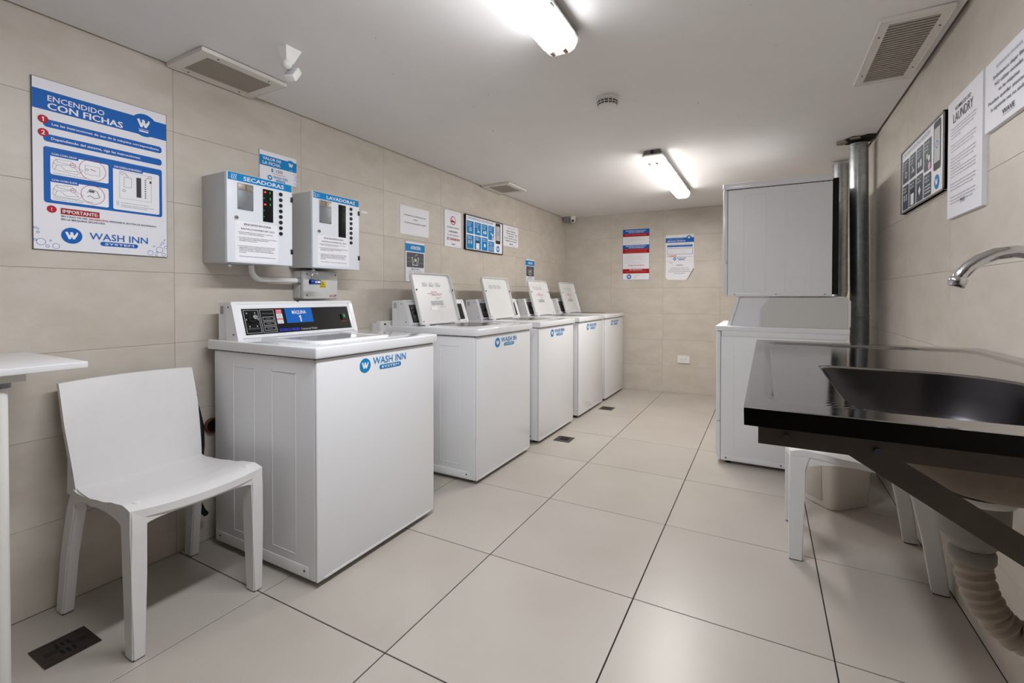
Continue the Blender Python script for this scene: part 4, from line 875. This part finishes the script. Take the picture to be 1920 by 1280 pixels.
mb = MB(); mb.tube(fine, rad, m_hose, 22); mb.build('corrugated_hose', tr)
mb = MB(); mb.lathe([(.03, -.012), (.033, -.006), (.033, .008), (.03, .014)], (.001, 0, -.085), mat('waste plastic', '#86807a', .45), 20); mb.build('clamp', tr)
mb = MB(); pp = [(.6, .98, .62), (.57, .98, .62), (.545, .98, .64), (.54, .99, .7), (.54, 1.02, .8), (.545, 1.1, .9)]; mb.tube(pp, .009, m_iron, 10); o = mb.build('supply_hose'); tag(o, 'dark flexible supply hose on the wall below the sink', 'hose')

# ------------------------------------------------------------------ chairs
def make_chair(label):
    r = empty('plastic_chair', label, 'chair', group='white monobloc plastic chairs')
    NX, NY = 18, 14
    def zc(u):  # u 0 back .. 1 front
        pr_ = [(0, .438), (.1, .431), (.3, .431), (.55, .440), (.75, .452), (.9, .457), (1.0, .447)]
        for (a, za), (b, zb) in zip(pr_, pr_[1:]):
            if a <= u <= b: t = (u-a)/(b-a); t = t*t*(3-2*t); return za+(zb-za)*t
    def yw(u): return .189+.011*min(1, u/.35)
    top, bot = [], []
    for i in range(NX+1):
        u = i/NX
        for j in range(NY+1):
            v = -1+2*j/NY; x = -.165+.402*u; y = v*yw(u); z = zc(u)-.012*(1-v*v)*(.4+.6*u)
            x += .012*(1-v*v)*u*u
            th_ = .026+.012*(abs(v) > .8)
            top.append((x, y, z)); bot.append((x, y, z-.024))
    mb = MB(); n = len(top); W_ = NY+1
    fs = [(i*W_+j, (i+1)*W_+j, (i+1)*W_+j+1, i*W_+j+1) for i in range(NX) for j in range(NY)]
    rim_ = [i*W_ for i in range(NX+1)]+[NX*W_+j for j in range(1, W_)]+[i*W_+NY for i in range(NX-1, -1, -1)]+[j for j in range(NY-1, 0, -1)]
    fs += [tuple(n+k for k in f)[::-1] for f in fs]
    fs += [(rim_[k], rim_[(k+1) % len(rim_)], n+rim_[(k+1) % len(rim_)], n+rim_[k]) for k in range(len(rim_))]
    mb.add(top+bot, fs, m_chair, True); so = mb.build('seat', r)
    md = so.modifiers.new('e', 'EDGE_SPLIT'); md.split_angle = radians(50)
    # backrest: from seat junction up and back
    NB = 12; fr_, bk_ = [], []
    for i in range(NB+1):
        t = i/NB; z = .405+.375*t
        x = -.148-.02*t-.075*t**1.4; w_ = .192+.013*min(1, t*1.6)
        for j in range(NY+1):
            v = -1+2*j/NY; dx = -.010*(1-v*v)*(.3+.7*t)
            th_ = .03-.014*t+(.05*(1-t*3) if t < .33 and abs(v) > .8 else 0)
            fr_.append((x+dx, v*w_, z+.006*(1-v*v)*t)); bk_.append((x+dx-th_, v*w_, z+.006*(1-v*v)*t))
    mb = MB(); n = len(fr_)
    fs = [(i*W_+j, i*W_+j+1, (i+1)*W_+j+1, (i+1)*W_+j) for i in range(NB) for j in range(NY)]
    rim_ = [i*W_ for i in range(NB+1)]+[NB*W_+j for j in range(1, W_)]+[i*W_+NY for i in range(NB-1, -1, -1)]+[j for j in range(NY-1, 0, -1)]
    fs += [tuple(n+k for k in f)[::-1] for f in fs]+[(rim_[k], rim_[(k+1) % len(rim_)], n+rim_[(k+1) % len(rim_)], n+rim_[k]) for k in range(len(rim_))]
    mb.add(fr_+bk_, fs, m_chair, True); bo = mb.build('backrest', r); md = bo.modifiers.new('e', 'EDGE_SPLIT'); md.split_angle = radians(50)
    def leg(secs, name='leg'):
        # secs: (z, x0, x1, y0, y1)
        bm = bmesh.new(); L_ = []
        for z, a, b, c_, d_ in secs: L_.append([bm.verts.new(p) for p in ((a, c_, z), (b, c_, z), (b, d_, z), (a, d_, z))])
        for A_, B_ in zip(L_, L_[1:]):
            for k in range(4): bm.faces.new((A_[k], A_[(k+1) % 4], B_[(k+1) % 4], B_[k]))
        bm.faces.new(L_[0][::-1]); bm.faces.new(L_[-1])
        long_ = [e_ for e_ in bm.edges if abs(e_.verts[0].co.z-e_.verts[1].co.z) > .01]
        bmesh.ops.bevel(bm, geom=long_, offset=.004, segments=2, affect='EDGES')
        q = MB(); q.bm(bm, m_chair, False); return q.build(name, r)
    for s_ in (-1, 1):
        Y = lambda a, b: (min(s_*a, s_*b), max(s_*a, s_*b))
        leg([(.004, .190, .240, *Y(.165, .197)), (.25, .186, .241, *Y(.160, .199)), (.38, .180, .242, *Y(.158, .2005)), (.418, .17, .2405, *Y(.156, .2)), (.441, .16, .238, *Y(.157, .1985))])
        leg([(.004, -.262, -.212, *Y(.180, .212)), (.2, -.236, -.182, *Y(.175, .208)), (.36, -.208, -.148, *Y(.166, .2)), (.428, -.190, -.158, *Y(.168, .192))])
        q = MB(); q.box(.192, .238, min(s_*.167, s_*.195), max(s_*.167, s_*.195), 0, .0045, m_black); q.build('foot_pad', r); q = MB(); q.box(-.26, -.214, min(s_*.182, s_*.21), max(s_*.182, s_*.21), 0, .0045, m_black); q.build('foot_pad', r)
        # side rail, arched below
        xs_ = [-.16+.385*k/16 for k in range(17)]
        up_ = [(x_, zc(min(1, max(0, (x_+.165)/.402)))-.005) for x_ in xs_]
        lo_ = [(x_, .411-.034*abs((x_-.02)/.185)**3.2) for x_ in xs_[::-1]]
        q = MB(); q.prism(up_+lo_, min(s_*.183, s_*.1975), max(s_*.183, s_*.1975), 'y', m_chair); q.build('side_rail', r)
        q = MB(); q.lathe([(.0092, -.004), (.0092, .002), (.008, .0026)], (.196, s_*.168, .4545), m_pvc, 18); q.build('cap', r)
    q = MB(); ys_ = [-.175+.35*k/14 for k in range(15)]
    pts = [(y_, .4425-.012*(1-(y_/.2)**2)) for y_ in ys_]+[(y_, .412-.009*(1-(y_/.2)**2)-.02*abs(y_/.175)**6) for y_ in ys_[::-1]]
    q.prism(pts, .224, .2395, 'x', m_chair); q.build('front_rail', r)
    return r
c1 = make_chair('white plastic chair against the left wall between the table and the first washer'); c1.location = (-1.875, .842, 0)
c2 = copy_tree(c1); c2.location = (.333, 2.365, 0); c2.rotation_euler = (0, 0, pi); c2['label'] = 'white plastic chair mostly hidden beneath the sink counter'

# ------------------------------------------------------------------ table on the left edge
tb = empty('high_table', 'white high table cut by the left edge of the picture', 'table', (-1.93, .1, 0))
mb = MB(); mb.box(-.243, .229, -.62, .474, .875, .893, m_table, .002); mb.build('tabletop', tb)
mb = MB(); mb.box(-.2, .19, -.55, .36, .852, .874, m_pvc); mb.build('apron', tb)
for x_, y_ in ((.163, .313), (-.2, .313), (.163, -.5), (-.2, -.5)):
    mb = MB(); mb.tube([(x_, y_, .0), (x_, y_, .85)], .02, m_pvc, 20); lg = mb.build('leg', tb)
    mb = MB(); mb.lathe([(.026, .838), (.026, .875)], (x_, y_, 0), m_grey, 16); mb.build('leg_collar', lg)

# ------------------------------------------------------------------ bin
bn = empty('plastic_bin', 'off-white square plastic bin on the floor behind the chair under the sink', 'bin', (.298, 2.931, 0), radians(-47))
def sq(hx_, hy_, z, r_=.035):
    P_ = []
    for cx, cy, a in ((hx_-r_, hy_-r_, 0), (-hx_+r_, hy_-r_, 90), (-hx_+r_, -hy_+r_, 180), (hx_-r_, -hy_+r_, 270)):
        for k in range(6): b_ = radians(a+k*18); P_.append((cx+r_*cos(b_), cy+r_*sin(b_), z))
    return P_
mb = MB(); L_ = [sq(.142, .115, .0), sq(.148, .121, .007), sq(.164, .134, .33), sq(.172, .142, .335), sq(.173, .143, .35), sq(.166, .136, .35), sq(.16, .13, .33), sq(.144, .117, .012)]
skin(mb, L_, m_bin); mb.add(L_[0], [tuple(range(24))[::-1]], m_bin); bb = mb.build('bin_body', bn)
tl = atan2(.013, .323)
mb = MB(); mb.box(-.085, .085, -.0015, .0015, .03, .25, mat('bin recess', '#c9c0b6', .5), .001); mb.build('recessed_panel', bb, (0, -.1215, 0), (tl, 0, 0))
for k in range(5): one('box', .03-k*.004, .037-k*.004, -.0012, .0012, .16-k*.014, .166-k*.014, m_grey, .0004).build('embossed_mark', bb, (.1485, 0, 0), (0, tl, pi/2))

# ------------------------------------------------------------------ ceiling fixtures
def light_fixture(y0, y1, glow, label):
    xc = -.672; zc_ = ceil_z(xc); r = empty('ceiling_light', label, 'ceiling light', (xc, (y0+y1)/2, zc_), group='twin tube ceiling lights'); L_ = (y1-y0)/2
    mb = MB(); mb.prism([(-.05, 0), (-.058, -.012), (-.062, -.03), (.062, -.03), (.058, -.012), (.05, 0)], -L_, L_, 'y', m_lampb)
    mb.prism([(-.066, -.028), (-.066, -.036), (.066, -.036), (.066, -.028)], -L_-.003, L_+.003, 'y', m_pvc); mb.build('housing', r)
    prof = [(-.063, -.036), (-.062, -.052), (-.052, -.072), (-.034, -.082), (.034, -.082), (.052, -.072), (.062, -.052), (.063, -.036)]
    mb = MB(); sd_ = m_glow1s if glow is m_glow1 else m_glow2s
    for k in range(7):
        (xa, za), (xb, zb) = prof[k], prof[k+1]; mb.add([(xa, -L_+.06, za), (xa, L_-.06, za), (xb, L_-.06, zb), (xb, -L_+.06, zb)], [(0, 1, 2, 3)], sd_ if k in (0, 1, 5, 6) else glow)
    mb.build('diffuser', r)
    for s_ in (-1, 1):
        mb = MB(); n = len(prof); ya, yb, yc = s_*(L_-.06), s_*(L_-.02), s_*L_
        def sc_(k, dz): return [(p[0]*k, p[1]*1.0 if p[1] > -.04 else -.036+(p[1]+.036)*dz) for p in prof]
        R_ = [[(p[0], y, p[1]) for p in q] for q, y in ((prof, ya), (sc_(.99, .97), yb), (sc_(.8, .45), yc))]
        vs2 = sum(R_, []); mb.add(vs2, [(i*n+k, i*n+k+1, (i+1)*n+k+1, (i+1)*n+k) for i in range(2) for k in range(n-1)], m_capl, True); mb.add(R_[-1], [tuple(range(n))], m_capl); mb.build('diffuser_end', r)
        for x_ in (-.028, .022): one('tube', [(x_, ya, -.0795), (x_, s_*(L_-.028), -.0765)], .0085, m_tube, 12).build('tube_end', r)
        mb = MB(); mb.lathe([(.012, 0), (.012, .006), (.006, .008)], (0, s_*L_ if s_ > 0 else -L_-.008, -.015), m_black, 14, 'y'); mb.build('cable_gland', r)
    for y_ in (-L_*.75, -.1, L_*.6):
        for xa_ in (.058, -.070): one('box', xa_, xa_+.012, y_-.014, y_+.014, -.05, -.02, m_chrome, .002).build('clip', r)
light_fixture(.31, 1.60, m_glow1, 'bright ceiling light nearest the camera, cut off by the top edge')
light_fixture(3.12, 4.44, m_glow2, 'bright ceiling light farther into the room')
sd = empty('smoke_detector', 'round white smoke detector on the ceiling between the two lights', 'smoke detector', (-.692, 2.20, ceil_z(-.692)))
mb = MB(); mb.lathe([(.054, 0), (.054, -.012), (.05, -.014)], (0, 0, 0), m_pvc, 32); mb.build('base', sd)
mb = MB(); mb.lathe([(.051, -.013), (.051, -.022), (.048, -.036), (.038, -.048), (.024, -.053), (0.001, -.054)], (0, 0, 0), m_pvc, 32, cap=False); hd = mb.build('head', sd)
mb = MB()
for ring_, (ra, za, rb, zb) in enumerate(((.0515, -.023, .0502, -.029), (.0492, -.0335, .0462, -.0395))):
    for k in range(16):
        a0, a1 = 2*pi*(k+.12)/16, 2*pi*(k+.88)/16; q = 1.008
        mb.add([(ra*q*cos(a0), ra*q*sin(a0), za), (ra*q*cos(a1), ra*q*sin(a1), za), (rb*q*cos(a1), rb*q*sin(a1), zb), (rb*q*cos(a0), rb*q*sin(a0), zb)], [(0, 1, 2, 3)], m_black)
mb.build('vent_slot', hd)
def vent(x0, x1, y0, y1, along, n, border, label):
    zc_ = ceil_z((x0+x1)/2)-.0035; r = empty('air_vent', label, 'air vent', (x0, y0, zc_), group='ceiling air vents'); w_, h_ = x1-x0, y1-y0; b_ = border
    mb = MB()
    for q in ((0, w_, 0, b_), (0, w_, h_-b_, h_), (0, b_, b_, h_-b_), (w_-b_, w_, b_, h_-b_)): mb.box(*q, -.012, .003, m_alu)
    for q in ((0, w_, -.001, .003), (0, w_, h_-.003, h_+.001)): mb.box(*q, -.0135, .0, m_alu)
    for q in ((-.001, .003), (w_-.003, w_+.001)): mb.box(*q, 0, h_, -.0135, .0, m_alu)
    mb.build('frame', r)
    mb = MB(); mb.box(b_-.002, w_-b_+.002, b_-.002, h_-b_+.002, -.0015, .002, m_dark); mb.build('backing', r)
    span = (w_ if along == 'y' else h_)-2*b_; me = None
    for k in range(n):
        p = b_+span*(k+.5)/n; hw = span/n*(.24 if along == 'y' else .21)
        if me is None:
            q = MB(); Ln = (h_ if along == 'y' else w_)-2*b_
            if along == 'y': q.box(-hw, hw, 0, Ln, -.004, .004, m_slat)
            else: q.box(0, Ln, -hw, hw, -.004, .004, m_slat)
            o = q.build('slat', r); me = o.data
        else: o = bpy.data.objects.new('slat', me); C.objects.link(o); o.parent = r
        o.location = (p, b_, -.007) if along == 'y' else (b_, p, -.007)
    for q in ((b_/2, h_*.2), (b_/2, h_*.8), (w_-b_/2, h_*.2), (w_-b_/2, h_*.8)): one('lathe', [(.003, -.014), (.003, -.011)], (q[0], q[1], 0), m_black, 8).build('screw', r)
vent(-2.166, -1.905, .985, 1.335, 'y', 17, .042, 'ceiling air vent above the large ENCENDIDO CON FICHAS poster')
vent(-2.163, -1.895, 3.335, 3.66, 'y', 17, .04, 'ceiling air vent farther along the left wall, above the framed guide')
vent(.360, .566, 2.06, 2.63, 'x', 26, .03, 'ceiling air vent at the upper right, above the framed guide with dark cards')
# motion sensor
ms = empty('motion_sensor', 'white motion sensor on an angled ceiling bracket beside the nearest vent', 'sensor', (-1.645, 1.16, ceil_z(-1.645)))
mb = MB(); bmm = bmesh.new(); T_ = [(-.02, -.036, 0), (.024, -.026, 0), (.026, .04, 0), (-.018, .05, 0)]; B_ = [(-.008, -.02, -.052), (.012, -.016, -.052), (.012, .012, -.06), (-.008, .016, -.06)]
mb.add(T_+B_, [(0, 1, 2, 3), (7, 6, 5, 4), (0, 4, 5, 1), (1, 5, 6, 2), (2, 6, 7, 3), (3, 7, 4, 0)], m_pvc); mb.build('bracket', ms)
mb = MB(); mb.lathe([(.001, -.019), (.011, -.016), (.017, -.008), (.019, 0), (.017, .008), (.011, .016), (.001, .019)], (.002, -.008, -.064), m_pvc, 20); mb.build('ball_joint', ms)
mb = MB(); mb.box(-.022, .022, -.014, .014, -.034, .03, m_pvc, .006); hd = mb.build('sensor_head', ms, (.006, .016, -.094), (radians(-38), 0, radians(20)))
mb = MB(); mb.box(-.017, .017, -.0165, -.012, -.024, .012, m_lgrey, .004); mb.build('lens', hd)
# security camera and its box in the far left corner
cb = empty('camera_mount_box', 'small grey box in the far left ceiling corner', 'junction box', (-2.15, 5.15, 1.96))
mb = MB(); mb.box(-.002, .062, -.03, .04, .015, .072, m_grey, .006); mb.build('box_body', cb)
sc_ = empty('security_camera', 'white dome security camera in the far left ceiling corner', 'camera', (-2.045, 5.16, ceil_z(-2.04)))
mb = MB(); mb.lathe([(.036, 0), (.036, -.008), (.033, -.016), (.03, -.04)], (0, 0, 0), m_pvc, 24); mb.build('dome_base', sc_)
mb = MB(); mb.lathe([(.001, -.03), (.018, -.025), (.028, -.012), (.031, 0), (.028, .014), (.018, .025), (.001, .03)], (0, 0, -.045), m_pvc, 24); bl = mb.build('dome', sc_)
mb = MB(); d_ = Vector((.28, -.85, -.28)).normalized(); mb.tube([Vector((0, 0, -.045))+d_*.024, Vector((0, 0, -.045))+d_*.033], .014, m_black, 20); mb.build('lens', bl)

# ------------------------------------------------------------------ floor drains
def drain(x, y, s_, kind, label):
    r = empty('floor_drain', label, 'floor drain', (x, y, 0)); mb = MB()
    b_ = .012 if kind == 'grate' else .02; mm = m_drain
    for q in ((0, s_, 0, b_), (0, s_, s_-b_, s_), (0, b_, b_, s_-b_), (s_-b_, s_, b_, s_-b_)): mb.box(*q, 0, .003, mm)
    mb.build('frame', r)
    mb = MB(); mb.box(b_-.001, s_-b_+.001, b_-.001, s_-b_+.001, .0004, .0012, m_dark); mb.build('pit', r)
    if kind == 'grate':
        mb = MB(); mb.box(b_, s_-b_, b_, s_-b_, .0012, .0022, mm); gr = mb.build('grate', r)
        mb = MB(); c_ = s_/2
        for k in (-1, 0, 1):
            for sg in (-1, 1):
                mb.box(c_+k*.009-.0018, c_+k*.009+.0018, c_+sg*.03-.018, c_+sg*.03+.018, .0021, .0024, m_dark)
                mb.box(c_+sg*.024-.013, c_+sg*.024+.013, c_+k*.013-.004, c_+k*.013+.004, .0021, .0024, m_dark)
        mb.build('grate_slot', gr)
    else:
        mb = MB(); mb.box(b_, s_-b_, b_, s_-b_, .001, .0018, mm)
        if kind == 'open':
            for k in range(3): mb.box(.04+k*.02, .045+k*.02, .035, .085, .0017, .0021, m_dark)
        else:
            for k in range(6): mb.box(.028+k*.013, .034+k*.013, .026, s_-.026, .0017, .0022, m_dark)
        gr = mb.build('grate', r)
        if kind == 'open': q = MB(); q.box(.03, s_-.03, .035, s_-.028, .0021, .0024, m_dark); q.build('open_hole', gr)
drain(-1.958, .514, .129, 'grate', 'dark slotted floor drain beside the front leg of the left chair')
drain(-1.395, 3.13, .125, 'open', 'square floor drain with a black opening beside the third washer')
drain(-1.398, 4.2, .125, 'bars', 'farthest square floor drain, beside the fourth washer')
# pipe stub and hoses by the first washer
ps = empty('wall_pipe', 'red-brown pipe stub in the wall behind the left chair', 'pipe', (XL, 1.153, .503))
mb = MB(); mb.lathe([(.028, -.005), (.033, .0), (.033, .016), (.027, .018), (.027, .004)], (0, 0, 0), m_rust, 22, 'x', cap=False); mb.lathe([(.027, .002), (.027, .003)], (0, 0, 0), m_dark, 20, 'x'); mb.build('pipe_rim', ps)
mb = MB(); mb.tube([(-2.14, 1.065, .63), (-2.13, 1.07, .60), (-2.12, 1.082, .52), (-2.12, 1.083, .44), (-2.12, 1.075, .36), (-2.12, 1.06, .27), (-2.12, 1.07, .2), (-2.12, 1.085, .16), (-2.125, 1.1, .14)], .011, m_black, 12)
o = mb.build('washer_hose'); tag(o, 'black hose looping down the wall behind the left chair', 'hose')
mb = MB(); mb.tube([(-2.173, 1.06, .635), (-2.14, 1.06, .635)], .012, m_black, 10); mb.tube([(-2.15, 1.045, .64), (-2.15, 1.08, .655)], .005, m_black, 8); o = mb.build('wall_valve'); tag(o, 'small black water valve above the black hose', 'valve')
# socket boxes behind washers 1 and 2
sb = empty('surface_socket', 'white surface socket between the first two washers with a yellow mark', 'socket', (XL, 2.08, .825), pi/2)
mb = MB(); mb.box(0, .05, -.03, 0, 0, .085, m_jbox, .004); mb.box(.045, .16, -.05, 0, 0, .095, m_pvc, .006); mb.build('socket_body', sb)
mb = MB(); mb.box(.1, .125, -.052, -.0495, .012, .04, m_yel); mb.box(.07, .085, -.052, -.0495, .07, .08, m_ink); mb.build('sticker', sb)
o = one('box', XL, XL+.0012, 2.015, 2.06, 1.586, 1.597, m_pw).build('tape_scrap'); tag(o, 'tiny white scrap of tape on the wall right of the LAVADORAS box', 'tape')
